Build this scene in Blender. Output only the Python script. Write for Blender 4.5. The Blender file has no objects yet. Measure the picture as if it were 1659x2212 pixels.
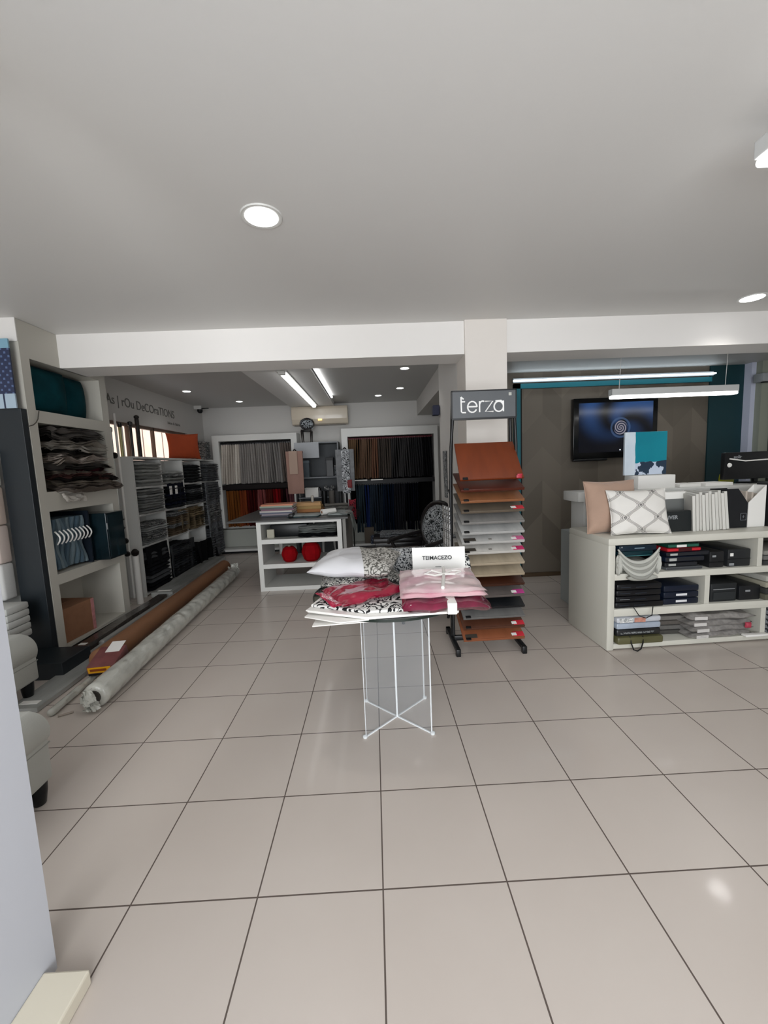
import bpy, bmesh, math, random
from mathutils import Vector, Matrix, noise
S = bpy.context.scene
COL = S.collection
PI = math.pi
R = math.radians

# ------------------------------------------------------------------ camera
CF, CP, CR, CY, CH = 882.906, 0.1113, -0.0410, -0.0217, 1.5143
def cam_axes():
    r0 = Vector((math.cos(CY), math.sin(CY), 0)); f0 = Vector((-math.sin(CY), math.cos(CY), 0)); z = Vector((0, 0, 1))
    fw = f0*math.cos(CP)-z*math.sin(CP); u0 = z*math.cos(CP)+f0*math.sin(CP)
    return r0*math.cos(CR)+u0*math.sin(CR), u0*math.cos(CR)-r0*math.sin(CR), fw
RI, UP, FW = cam_axes()
cd = bpy.data.cameras.new('camera'); cam = bpy.data.objects.new('camera', cd); COL.objects.link(cam)
cd.sensor_fit = 'HORIZONTAL'; cd.sensor_width = 36; cd.lens = 36*CF/1659; cd.clip_start = .05
M3 = Matrix((RI, UP, -FW)).transposed()
cam.matrix_world = Matrix.Translation((0, 0, CH)) @ M3.to_4x4()
S.camera = cam
def P(px, py, x=None, y=None, z=None):
    "a measured point of the photograph on the plane x=, y= or z= of the room (metres)"
    d = RI*((px-829.5)/CF)-UP*((py-1106)/CF)+FW
    if z is not None: t = (z-CH)/d.z
    elif y is not None: t = y/d.y
    else: t = x/d.x
    return Vector((0, 0, CH))+d*t

# ------------------------------------------------------------------ light
S.view_settings.view_transform = 'Standard'; S.view_settings.look = 'None'
S.view_settings.gamma = 1; S.view_settings.use_curve_mapping = False
S.view_settings.exposure = 0.64
w = bpy.data.worlds.new('sky'); S.world = w; w.use_nodes = True
w.node_tree.nodes['Background'].inputs[0].default_value = (.86, .92, 1, 1)
w.node_tree.nodes['Background'].inputs[1].default_value = 0.75
def area(name, loc, rot, sx, sy, e, col=(1, 1, 1), spread=180):
    l = bpy.data.lights.new(name, 'AREA'); l.shape = 'RECTANGLE'; l.size = sx; l.size_y = sy; l.energy = e; l.color = col
    l.spread = R(spread)
    o = bpy.data.objects.new(name, l); COL.objects.link(o); o.location = loc; o.rotation_euler = rot; return o
# daylight of the shop front behind the camera
area('shopfront_daylight', (-.6, -2.3, 1.45), (R(90), 0, 0), 4.6, 2.4, 165, (.95, .975, 1))
sun = bpy.data.lights.new('sun', 'SUN'); sun.energy = 2.6; sun.angle = R(1); sun.color = (1, .93, .85)
so = bpy.data.objects.new('sun', sun); COL.objects.link(so); so.rotation_euler = (0, R(48), 0)

# ------------------------------------------------------------------ helpers
def lin(h):
    h = h.lstrip('#'); c = [int(h[i:i+2], 16)/255 for i in (0, 2, 4)]
    return tuple((x/12.92 if x <= .04045 else ((x+.055)/1.055)**2.4) for x in c)+(1,)
MATS = {}
def mat(key, col='#888888', rough=.6, metal=0, noise_amt=0, nscale=8, bump=0, bscale=60, emit=0, trans=0, alpha=1, coat=0, ior=1.45, sheen=0, col2=None, stretch=None, spec=.5):
    if key in MATS: return MATS[key]
    m = bpy.data.materials.new(key); m.use_nodes = True; nt = m.node_tree; b = nt.nodes['Principled BSDF']
    c = lin(col)
    b.inputs['Base Color'].default_value = c; b.inputs['Roughness'].default_value = rough; b.inputs['Metallic'].default_value = metal
    b.inputs['Transmission Weight'].default_value = trans; b.inputs['Alpha'].default_value = alpha; b.inputs['IOR'].default_value = ior
    b.inputs['Coat Weight'].default_value = coat; b.inputs['Coat Roughness'].default_value = .08
    b.inputs['Sheen Weight'].default_value = sheen; b.inputs['Specular IOR Level'].default_value = spec
    if emit:
        b.inputs['Emission Color'].default_value = c; b.inputs['Emission Strength'].default_value = emit
    tc = nt.nodes.new('ShaderNodeTexCoord'); src = tc.outputs['Object']
    if stretch:
        mp = nt.nodes.new('ShaderNodeMapping'); mp.inputs['Scale'].default_value = stretch; nt.links.new(src, mp.inputs[0]); src = mp.outputs[0]
    if noise_amt:
        n = nt.nodes.new('ShaderNodeTexNoise'); n.inputs['Scale'].default_value = nscale; n.inputs['Detail'].default_value = 4
        nt.links.new(src, n.inputs['Vector'])
        mx = nt.nodes.new('ShaderNodeMix'); mx.data_type = 'RGBA'
        c2 = lin(col2) if col2 else tuple(v*(1-noise_amt) for v in c[:3])+(1,)
        mx.inputs['A'].default_value = c; mx.inputs['B'].default_value = c2
        rp = nt.nodes.new('ShaderNodeMapRange'); rp.inputs[1].default_value = .35; rp.inputs[2].default_value = .65
        nt.links.new(n.outputs[0], rp.inputs[0]); nt.links.new(rp.outputs[0], mx.inputs['Factor'])
        nt.links.new(mx.outputs['Result'], b.inputs['Base Color'])
    if bump:
        n = nt.nodes.new('ShaderNodeTexNoise'); n.inputs['Scale'].default_value = bscale; n.inputs['Detail'].default_value = 3
        nt.links.new(src, n.inputs['Vector'])
        bp = nt.nodes.new('ShaderNodeBump'); bp.inputs['Strength'].default_value = bump; bp.inputs['Distance'].default_value = .01
        nt.links.new(n.outputs[0], bp.inputs['Height']); nt.links.new(bp.outputs[0], b.inputs['Normal'])
    MATS[key] = m; return m
class NG:
    "tiny node-maths helper on one material"
    def __init__(s, m): s.nt = m.node_tree; s.b = s.nt.nodes['Principled BSDF']
    def sep(s, which='Object'):
        tc = s.nt.nodes.new('ShaderNodeTexCoord'); sp = s.nt.nodes.new('ShaderNodeSeparateXYZ'); s.nt.links.new(tc.outputs[which], sp.inputs[0])
        s.vec = tc.outputs[which]; return sp.outputs[0], sp.outputs[1], sp.outputs[2]
    def m(s, op, a, b=None, c=None):
        n = s.nt.nodes.new('ShaderNodeMath'); n.operation = op
        for i, v in enumerate((a, b, c)):
            if v is None: continue
            if isinstance(v, (int, float)): n.inputs[i].default_value = v
            else: s.nt.links.new(v, n.inputs[i])
        return n.outputs[0]
    def mix(s, f, a, b):
        n = s.nt.nodes.new('ShaderNodeMix'); n.data_type = 'RGBA'
        for k, v in (('Factor', f), ('A', a), ('B', b)):
            if isinstance(v, str): v = lin(v)
            if isinstance(v, (tuple, float, int)): n.inputs[k].default_value = v
            else: s.nt.links.new(v, n.inputs[k])
        return n.outputs['Result']
    def white(s, a, b=None):
        c = s.nt.nodes.new('ShaderNodeCombineXYZ'); s.nt.links.new(a, c.inputs[0])
        if b is not None: s.nt.links.new(b, c.inputs[1])
        n = s.nt.nodes.new('ShaderNodeTexWhiteNoise'); n.noise_dimensions = '2D'; s.nt.links.new(c.outputs[0], n.inputs['Vector']); return n.outputs['Value']
    def noise(s, scale, detail=3, vec=None):
        n = s.nt.nodes.new('ShaderNodeTexNoise'); n.inputs['Scale'].default_value = scale; n.inputs['Detail'].default_value = detail
        s.nt.links.new(vec or s.vec, n.inputs['Vector']); return n.outputs[0]
    def col(s, o): s.nt.links.new(o, s.b.inputs['Base Color'])
    def rough(s, o): s.nt.links.new(o, s.b.inputs['Roughness'])
    def bump(s, o, st=.3, d=.005):
        bp = s.nt.nodes.new('ShaderNodeBump'); bp.inputs['Strength'].default_value = st; bp.inputs['Distance'].default_value = d
        s.nt.links.new(o, bp.inputs['Height']); s.nt.links.new(bp.outputs[0], s.b.inputs['Normal'])
def printed(key, dark, light, scale=14, thr=.5, dist=1.2, rough=.7):
    "two-colour scroll print"
    if key in MATS: return MATS[key]
    m = mat(key, light, rough, spec=.25); g = NG(m); x, y, z = g.sep()
    n = g.nt.nodes.new('ShaderNodeTexNoise'); n.inputs['Scale'].default_value = scale; n.inputs['Detail'].default_value = 1.5; n.inputs['Distortion'].default_value = dist
    g.nt.links.new(g.vec, n.inputs['Vector'])
    a = g.m('ABSOLUTE', g.m('SUBTRACT', g.m('FRACT', g.m('MULTIPLY', n.outputs[0], 5.0)), .5))
    f = g.m('GREATER_THAN', a, thr*.5)
    g.col(g.mix(f, light, dark)); return m
def striped(key, cols, period=.05, axis=2, rough=.7):
    if key in MATS: return MATS[key]
    m = mat(key, cols[0], rough); g = NG(m); c = g.sep()
    i = g.m('FLOOR', g.m('DIVIDE', c[axis], period)); v = g.white(i)
    g.col(g.mix(v, cols[0], cols[1])); return m

class MB:
    def __init__(s): s.v = []; s.f = []; s.mi = []
    def add(s, vs, fs, M=None, mi=0):
        o = len(s.v)
        for p in vs: s.v.append((M @ Vector(p)) if M is not None else Vector(p))
        for f in fs: s.f.append([i+o for i in f]); s.mi.append(mi)
        return s
    def addbm(s, bm, M=None, mi=0):
        bm.verts.ensure_lookup_table()
        for i, v in enumerate(bm.verts): v.index = i
        s.add([v.co.copy() for v in bm.verts], [[v.index for v in f.verts] for f in bm.faces], M, mi); bm.free(); return s
    def box(s, x0, x1, y0, y1, z0, z1, b=0, M=None, mi=0, seg=2):
        bm = bmesh.new(); bmesh.ops.create_cube(bm, size=1)
        for v in bm.verts: v.co = Vector(((x0+x1)/2+v.co.x*(x1-x0), (y0+y1)/2+v.co.y*(y1-y0), (z0+z1)/2+v.co.z*(z1-z0)))
        if b:
            b = min(b, abs(x1-x0)*.45, abs(y1-y0)*.45, abs(z1-z0)*.45)
            bmesh.ops.bevel(bm, geom=list(bm.edges), offset=b, segments=seg, profile=.5, affect='EDGES')
        return s.addbm(bm, M, mi)
    def tube(s, pts, r, n=10, cap=True, M=None, mi=0):
        pts = [Vector(p) for p in pts]; rs = r if isinstance(r, (list, tuple)) else [r]*len(pts)
        vs = []; fs = []; ref = None
        for i, p in enumerate(pts):
            t = (pts[min(i+1, len(pts)-1)]-pts[max(i-1, 0)]).normalized()
            if ref is None: ref = t.orthogonal().normalized()
            ref = (ref-t*ref.dot(t)).normalized(); b = t.cross(ref)
            for k in range(n):
                a = 2*PI*k/n; vs.append(p+(ref*math.cos(a)+b*math.sin(a))*rs[i])
        for i in range(len(pts)-1):
            for k in range(n): fs.append([i*n+k, i*n+(k+1) % n, (i+1)*n+(k+1) % n, (i+1)*n+k])
        if cap: fs.append(list(range(n))[::-1]); fs.append([(len(pts)-1)*n+k for k in range(n)])
        return s.add(vs, fs, M, mi)
    def lathe(s, prof, c=(0, 0, 0), n=24, M=None, mi=0):
        vs = []; fs = []
        for r, z in prof:
            for k in range(n): a = 2*PI*k/n; vs.append((c[0]+r*math.cos(a), c[1]+r*math.sin(a), c[2]+z))
        for i in range(len(prof)-1):
            for k in range(n): fs.append([i*n+k, i*n+(k+1) % n, (i+1)*n+(k+1) % n, (i+1)*n+k])
        fs.append(list(range(n))[::-1]); fs.append([(len(prof)-1)*n+k for k in range(n)])
        return s.add(vs, fs, M, mi)
    def prism(s, poly, z0, z1, M=None, mi=0, b=0):
        bm = bmesh.new(); n = len(poly)
        lo = [bm.verts.new((x, y, z0)) for x, y in poly]; hi = [bm.verts.new((x, y, z1)) for x, y in poly]
        bm.faces.new(lo[::-1]); bm.faces.new(hi)
        for i in range(n): bm.faces.new([lo[i], lo[(i+1) % n], hi[(i+1) % n], hi[i]])
        if b: bmesh.ops.bevel(bm, geom=list(bm.edges), offset=b, segments=2, profile=.5, affect='EDGES')
        return s.addbm(bm, M, mi)
    def puff(s, w, d, t, p=3, n=16, pinch=0, wave=0, seed=0, M=None, mi=0, wf=5, flat=0):
        "soft closed slab in the xy plane: cushions (low p) and folded cloth (high p)"
        vs = []; fs = []
        def idx(i, j, top): return (i*(n+1)+j)*2+top
        for i in range(n+1):
            for j in range(n+1):
                u = -math.cos(PI*i/n) if p < 5 else max(-1, min(1, 1.0*(2*i/n-1))); v = -math.cos(PI*j/n) if p < 5 else 2*j/n-1
                if p >= 5: u = math.copysign(abs(u)**.8, u); v = math.copysign(abs(v)**.8, v)
                h = max(0, 1-abs(u)**p)**.5*max(0, 1-abs(v)**p)**.5
                x = u*w/2*(1-pinch*(1-v*v)); y = v*d/2*(1-pinch*(1-u*u))
                wz = wave*noise.noise(Vector((u*wf*.5+seed, v*wf*.5, seed*1.7))) if wave else 0
                wx = wave*.8*noise.noise(Vector((v*wf*.5, seed+3, u*2))) if wave else 0
                wy = wave*.8*noise.noise(Vector((u*wf*.5, seed+9, v*2))) if wave else 0
                for top in (0, 1):
                    vs.append((x+wx, y+wy, wz+(h*t/2 if top else -h*t/2*(1-flat))))
        for i in range(n):
            for j in range(n):
                fs.append([idx(i, j, 1), idx(i+1, j, 1), idx(i+1, j+1, 1), idx(i, j+1, 1)])
                fs.append([idx(i, j, 0), idx(i, j+1, 0), idx(i+1, j+1, 0), idx(i+1, j, 0)])
        for k in range(n):
            fs.append([idx(k, 0, 0), idx(k+1, 0, 0), idx(k+1, 0, 1), idx(k, 0, 1)])
            fs.append([idx(k, n, 1), idx(k+1, n, 1), idx(k+1, n, 0), idx(k, n, 0)])
            fs.append([idx(0, k, 1), idx(0, k+1, 1), idx(0, k+1, 0), idx(0, k, 0)])
            fs.append([idx(n, k, 0), idx(n, k+1, 0), idx(n, k+1, 1), idx(n, k, 1)])
        return s.add(vs, fs, M, mi)
    def mesh(s, name, m, ang=40):
        me = bpy.data.meshes.new(name); me.from_pydata([tuple(v) for v in s.v], [], s.f)
        bm = bmesh.new(); bm.from_mesh(me); bmesh.ops.recalc_face_normals(bm, faces=bm.faces[:]); bm.to_mesh(me); bm.free()
        for x in (m if isinstance(m, (list, tuple)) else [m]): me.materials.append(x)
        if isinstance(m, (list, tuple)):
            for pl, i in zip(me.polygons, s.mi): pl.material_index = i
        if ang:
            me.shade_smooth(); me.set_sharp_from_angle(angle=R(ang))
        return me
    def build(s, name, m, parent=None, ang=40, label=None):
        o = bpy.data.objects.new(name, s.mesh(name, m, ang)); COL.objects.link(o)
        if parent is not None: o.parent = parent
        if label: o['label'] = label
        return o
def tag(o, label, cat, group=None, kind=None):
    o['label'] = label; o['category'] = cat
    if group: o['group'] = group
    if kind: o['kind'] = kind
    return o
def thing(name, label, cat, loc=(0, 0, 0), rz=0, group=None, rot=None):
    o = bpy.data.objects.new(name, None); COL.objects.link(o); o.location = loc; o.rotation_euler = rot or (0, 0, rz); o.empty_display_size = .05
    return tag(o, label, cat, group)
def solo(name, mb, m, label, cat, loc=(0, 0, 0), rot=(0, 0, 0), group=None, ang=40):
    o = mb.build(name, m, None, ang); o.location = loc; o.rotation_euler = rot
    return tag(o, label, cat, group)
def struct(name, mb, m, ang=0):
    o = mb.build(name, m, None, ang); o['kind'] = 'structure'; return o
def dup(o, loc=None, rot=None, label=None, group=None, mats=None):
    c = o.copy(); COL.objects.link(c)
    for ch in o.children:
        d = ch.copy(); COL.objects.link(d); d.parent = c
        for g in ch.children:
            e = g.copy(); COL.objects.link(e); e.parent = d
    if loc is not None: c.location = loc
    if rot is not None: c.rotation_euler = rot
    if label: c['label'] = label
    if group: c['group'] = group
    return c
def text(name, body, size, m, parent, loc, rot=(R(90), 0, 0), ext=.002, sx=1, label=None, off=0, space=1.0):
    cu = bpy.data.curves.new(name, 'FONT'); cu.body = body; cu.size = size; cu.extrude = ext; cu.align_x = 'CENTER'; cu.align_y = 'CENTER'; cu.offset = off; cu.space_character = space
    t = bpy.data.objects.new(name, cu); COL.objects.link(t); bpy.context.view_layer.update()
    me = bpy.data.meshes.new_from_object(t.evaluated_get(bpy.context.evaluated_depsgraph_get())); bpy.data.objects.remove(t)
    me.materials.clear(); me.materials.append(m)
    o = bpy.data.objects.new(name, me); COL.objects.link(o); o.parent = parent; o.location = loc; o.rotation_euler = rot; o.scale = (sx, 1, 1)
    return o
def Tm(x=0, y=0, z=0, rx=0, ry=0, rz=0): return Matrix.Translation((x, y, z)) @ Matrix.Rotation(rz, 4, 'Z') @ Matrix.Rotation(ry, 4, 'Y') @ Matrix.Rotation(rx, 4, 'X')

# ------------------------------------------------------------------ materials
M_wall = mat('wall_paint', '#dedcd8', .65, bump=.04, bscale=90)
M_wallb = mat('back_wall_shaded', '#c4c2be', .65, bump=.04, bscale=90)  # wall colour darkened to carry the dimness of the back room
M_ceilb = mat('back_ceiling_shaded', '#c0c0be', .5)  # ceiling behind the beam, its shade put into the colour
M_ceil = mat('ceiling_paint', '#d6d5d2', .5, bump=.03, bscale=40)
M_white = mat('white_lacquer', '#d0d0cc', .35, bump=.02, bscale=30)
M_black = mat('black_metal', '#0b0b0d', .45, spec=.3)
M_dark = mat('dark_plastic', '#0f1113', .35, spec=.35)
M_teal = mat('teal_paint', '#15454c', .5, noise_amt=.1)
M_grey = mat('grey_plastic', '#8d9092', .5)
M_lampw = mat('lamp_diffuser', '#ffffff', .4, emit=4)
M_led = mat('led_diffuser', '#ffffff', .4, emit=3)
M_carton = mat('kraft_carton', '#93694e', .75, noise_amt=.12, nscale=14)
M_paper = mat('paper_white', '#e8e6e1', .6)
M_ink = mat('ink', '#1a1a1c', .6)

# ------------------------------------------------------------------ the room
H, HB, ZB, YB = 2.775, 2.74, 2.49, 3.8        # ceilings, beam underside, beam front
YW, XL = 8.0, -3.2
T = .45; OX = -.0304; OY = 1.764
mf = mat('floor_tile', '#c9bbae', .25, coat=.15); g = NG(mf); x, y, z = g.sep()
ux = g.m('DIVIDE', g.m('SUBTRACT', x, OX), T); uy = g.m('DIVIDE', g.m('SUBTRACT', y, OY), T)
ex = g.m('ABSOLUTE', g.m('SUBTRACT', g.m('FRACT', g.m('ADD', ux, .5)), .5)); ey = g.m('ABSOLUTE', g.m('SUBTRACT', g.m('FRACT', g.m('ADD', uy, .5)), .5))
e = g.m('MINIMUM', ex, ey); grout = g.m('LESS_THAN', e, .0062)
rnd = g.white(g.m('FLOOR', ux), g.m('FLOOR', uy))
base = g.mix(g.noise(1.6, 4), '#cbc2ba', '#beb3aa')
base = g.mix(g.m('MULTIPLY', rnd, .35), base, '#c9bfb6')
g.col(g.mix(grout, base, '#5a4f48'))
g.rough(g.m('ADD', g.m('ADD', .27, g.m('MULTIPLY', g.noise(5, 3), .08)), g.m('MULTIPLY', grout, .4)))
g.bump(g.m('ADD', g.m('MULTIPLY', g.m('MINIMUM', e, .012), 80), g.m('MULTIPLY', g.noise(2.5, 1), .5)), .12, .002)
struct('floor', MB().box(-4.5, 7, -2.6, 8.2, -.1, 0), mf)
struct('ceiling', MB().box(-4.5, 7, -2.6, YB+.05, H, H+.1), M_ceil)
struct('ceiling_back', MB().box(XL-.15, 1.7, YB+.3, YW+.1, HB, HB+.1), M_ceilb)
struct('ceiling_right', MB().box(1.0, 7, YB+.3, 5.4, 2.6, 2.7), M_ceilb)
M_beam = mat('beam_paint', '#e9e6e2', .6, bump=.03, bscale=60)
xc0 = P(1003, 760, y=YB).x; xc1 = P(1095, 760, y=YB-.03).x
struct('trim_beam_left', MB().box(-2.74, xc0, YB, YB+.34, ZB, H+.05), M_beam)
struct('trim_beam_right', MB().box(xc1, 7, YB, YB+.34, ZB, H+.05), M_beam)
struct('trim_column', MB().box(xc0, xc1, YB-.03, YB+.34, 0, H+.05), mat('column_paint', '#e2dcd5', .6, bump=.03, bscale=60))
struct('wall_middle', MB().box(xc0, xc0+.2, YB+.34, 5.25, 0, HB), M_wall)
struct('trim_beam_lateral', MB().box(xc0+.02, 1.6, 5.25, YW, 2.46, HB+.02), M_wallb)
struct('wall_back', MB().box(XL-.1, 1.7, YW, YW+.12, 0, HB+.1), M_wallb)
struct('wall_right_back', MB().box(1.5, 1.62, 5.4, YW, 0, HB), M_wall)
# left wall with the window opening behind the shelves
wy0, wy1, wz0, wz1 = 5.0, 7.3, 1.55, 2.22
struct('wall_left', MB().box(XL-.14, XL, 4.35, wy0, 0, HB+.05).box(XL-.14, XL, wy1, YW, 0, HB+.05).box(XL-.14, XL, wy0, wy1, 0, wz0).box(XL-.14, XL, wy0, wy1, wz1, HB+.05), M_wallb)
wf_ = MB()
for a in (wy0, 5.62, 6.25, 6.85, wy1-.03): wf_.box(XL-.09, XL-.04, a, a+.03, wz0, wz1)
wf_.box(XL-.09, XL-.04, wy0, wy1, wz1-.04, wz1).box(XL-.09, XL-.04, wy0, wy1, wz0, wz0+.04)
wn = struct('window_1', wf_, mat('bronze_frame', '#6b5648', .4))
wn_p = MB().box(XL-.068, XL-.062, wy0, wy1, wz0, wz1).build('pane', mat('window_glass', '#ffffff', .02, trans=1, ior=1.1), wn, 0)
me_ = mat('stucco_pink', '#e6cdbd', .9); g = NG(me_); x, y, z = g.sep()
g.col(g.mix(g.m('LESS_THAN', g.m('FRACT', g.m('DIVIDE', y, .9)), .05), g.mix(g.noise(3), '#edd6c6', '#d9b9a6'), '#6d5a50'))
struct('wall_outside', MB().box(-5.6, -5.4, 2, 16, 0, 4.5), me_)
# side and front enclosure
struct('wall_left_front', MB().box(-4.5, -4.38, -2.6, 3.5, 0, H), M_wall)
struct('wall_right', MB().box(6.9, 7, -2.6, 5.4, 0, H), M_wall)
struct('wall_front', MB().box(-4.5, -3.2, -2.7, -2.6, 0, H).box(2.6, 7, -2.7, -2.6, 0, H), M_wall)
# near wall end at the left with its low cream plinth
c0 = P(124, 2091, z=0)
struct('wall_near', MB().box(-1.22, c0.x, -1.2, c0.y, 0, H), mat('near_wall_paint', '#c9ccd4', .5, bump=.02))
pr = P(195, 2092, z=.05)
struct('baseboard_near', MB().box(c0.x, pr.x, -1.2, pr.y, 0, .05, .006), mat('cream_plinth', '#ddd6c4', .5))
# office wall: taupe chevron covering, teal surround, LED cove
YO = 5.2
mo = mat('chevron_wall', '#6f675c', .55); g = NG(mo); x, y, z = g.sep()
cx = g.m('DIVIDE', x, .24); tri = g.m('ABSOLUTE', g.m('SUBTRACT', g.m('FRACT', g.m('DIVIDE', x, .48)), .5))
bd = g.m('FLOOR', g.m('DIVIDE', g.m('ADD', z, g.m('MULTIPLY', tri, .5)), .42))
rv = g.white(g.m('FLOOR', cx), bd)
g.col(g.mix(rv, '#6f675c', '#5d564c'))
xa = P(1122, 1000, y=YO).x; xb = P(1528, 900, y=YO).x; xd = P(1600, 900, y=YO).x
struct('wall_office', MB().box(xc1-.2, xb, YO, YO+.1, 0, 2.6), mo)
struct('wall_office_teal', MB().box(xb, xd, YO-.02, YO+.1, 0, 2.6), mat('teal_wall', '#0c343a', .5))
struct('wall_office_right', MB().box(xd, 6.9, YO, YO+.1, 0, 2.6), mat('lilac_white', '#c8cbd8', .6))
zt = 2.40
struct('trim_teal_frame', MB().box(xa-.08, xa, YO-.05, YO+.01, 0, 2.46).box(xa-.08, xb, YO-.05, YO+.01, zt, 2.46), mat('teal_frame', '#1d6570', .4))
struct('trim_black_strip', MB().box(xa, xa+.02, YO-.04, YO+.01, 0, zt), M_black)
struct('baseboard_office', MB().box(xa, 2.6, YO-.03, YO, .0, .05), mat('brown_skirting', '#4a3a28', .5))
led = thing('cove_light', 'long thin LED light line running along the top of the office wall', 'light', (xa, YO-.09, 2.49))
MB().box(-.1, xb-xa, -.02, .02, -.008, .006).build('diffuser', mat('cove_led', '#e8f6ff', .4, emit=2.6), led, 0)
MB().box(-.1, xb-xa, .02, .035, -.02, .03).build('profile', M_grey, led, 0)
# white and sage pillars at the right edge of the office
struct('trim_pillar_lilac', MB().box(xd, P(1640, 900, y=5.08).x, 5.08, YO, 0, 2.6), mat('lilac_pillar', '#c4c8da', .6))
xs0 = P(1641, 900, y=5.0).x
struct('trim_pillar_sage', MB().box(xs0, xs0+.12, 5.0, YO, 0, 2.6), mat('sage', '#8b8f82', .6))
struct('door_1', MB().box(xs0+.12, 6.9, 4.96, 5.0, 0, 2.3), mat('dark_door', '#2a2f2e', .4))
# dropped light channel in the back ceiling
a = P(545, 812, z=HB-.05); b = P(625, 878, z=HB-.05); c = P(672, 800, z=HB-.05); d = P(716, 862, z=HB-.05)
xl, xr = (a.x+b.x)/2, (c.x+d.x)/2
struct('trim_light_channel', MB().box(xl, xr, YB+.34, 7.75, HB-.07, HB+.01), mat('channel_paint', '#e3e3e1', .5))
a = P(600, 803, z=HB-.1); b = P(674, 876, z=HB-.1)
xt = (a.x+b.x)/2+.02
t = thing('linear_ceiling_light', 'long white LED tube on the dropped channel of the back ceiling', 'light', (xt, 0, HB-.085))
MB().tube([(0, 5.0, 0), (0, 7.6, 0)], .035, 12).build('diffuser', M_led, t)
MB().box(-.06, .06, 4.95, 7.65, .005, .014).box(-.04, .04, 4.94, 5.0, -.03, .014, .01).box(-.04, .04, 7.6, 7.66, -.03, .014, .01).build('housing', M_white, t)
t = thing('cove_light', 'LED strip hidden along the right edge of the dropped ceiling channel', 'light', (xr+.03, 0, HB-.03))
MB().box(-.01, .012, 4.9, 7.1, -.012, .012).build('diffuser', M_led, t, 0)
MB().box(-.028, -.012, 4.88, 7.12, -.02, .02).build('profile', M_grey, t, 0)
# recessed downlights
def downlight(px, py, zc, label, r=.055, en=1.5):
    p = P(px, py, z=zc)
    t = thing('downlight', label, 'ceiling light', (p.x, p.y, zc), group=None)
    MB().lathe([(r*.86, -.004), (r*1.18, -.006), (r*1.22, 0), (r*.86, 0)], n=28).build('trim_ring', M_white, t)
    MB().lathe([(.001, -.0072), (r*.95, -.0072), (r*.95, -.002)], n=28).build('lens', M_lampw, t)
    l = bpy.data.lights.new('downlight_lamp', 'SPOT'); l.energy = en; l.spot_size = R(130); l.spot_blend = .6; l.shadow_soft_size = r; l.color = (1, .97, .93)
    o = bpy.data.objects.new('downlight_lamp', l); COL.objects.link(o); o.parent = t; o.location = (0, 0, -.03)
downlight(565, 467, H, 'round recessed downlight near the middle of the front ceiling, left of centre', .085, 10)
downlight(1625, 643, H, 'round recessed downlight in the front ceiling close above the right beam', .085, 10)
downlight(403, 845, HB, 'leftmost small downlight of the back room ceiling, nearest the lettered wall', .055)
downlight(517, 867, HB, 'small downlight of the back room left of the dropped channel, nearer the back wall', .055)
downlight(874, 795, HB, 'small downlight of the back room just behind the beam, right of the channel', .055)
downlight(864, 838, HB, 'small downlight at the right of the back room, second from the beam', .055)
downlight(817, 854, HB, 'small downlight above the right fabric frame, nearest the air conditioner', .055)

# ================================================================== LEFT SIDE
rnd_ = random.Random(5)
def ordn(i, n, lo='lowest', hi='topmost', a='from the bottom', b='from the top'):
    W = ['', 'second', 'third', 'fourth', 'fifth', 'sixth', 'seventh', 'eighth', 'ninth', 'tenth', 'eleventh', 'twelfth', 'thirteenth', 'fourteenth', 'fifteenth', 'sixteenth', 'seventeenth', 'eighteenth', 'nineteenth', 'twentieth', 'twenty-first', 'twenty-second']
    if i == 0: return lo
    if i == n-1: return hi
    return f'{W[i]} {a}' if i <= (n-1)/2 else f'{W[n-1-i]} {b}'
def fab(col, rough=.85): return mat('fabric_'+col.strip('#'), col, rough, noise_amt=.12, nscale=30, bump=.25, bscale=250, spec=.15)
def folded(w, d, t, seed=0, layers=3, wave=.012):
    mb = MB()
    for i in range(layers):
        mb.puff(w*(1-.02*((i*7+seed) % 3)), d*(1-.015*((i*5+seed) % 3)), t/layers*1.02, p=9, n=14, wave=wave, seed=seed*.37, M=Tm(z=t/layers*(i+.5)))
    return mb

M_cream = mat('cream_unit', '#c2bfb5', .4, bump=.02, bscale=30)
# ---- full-height niche unit on the left
X1 = -2.725; XB = -3.16
ya, yb, yc, yd = 3.39, 3.475, 4.31, 4.41
u = thing('shelving_unit', 'full-height white wall unit with four open niches at the left wall', 'shelving', (0, 0, 0))
MB().box(XB, X1, ya, yb, .05, H-.002).build('side_panel', M_cream, u, 0)
MB().box(XB, X1, yc, yd, .05, H-.002).build('side_panel', M_cream, u, 0)
MB().box(XB, XB+.02, yb, yc, .05, H-.01).build('back_panel', M_cream, u, 0)
MB().box(XB, X1, yb, yc, 2.49, H-.002).build('fascia', M_cream, u, 0)
for z0, z1 in ((.05, .075), (.62, .71), (1.25, 1.415), (1.985, 2.085)): MB().box(XB+.02, X1, yb, yc, z0, z1).build('shelf', M_cream, u, 0)
MB().box(XB, X1-.03, ya, yd, 0, .05).build('plinth', M_black, u, 0)
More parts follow.
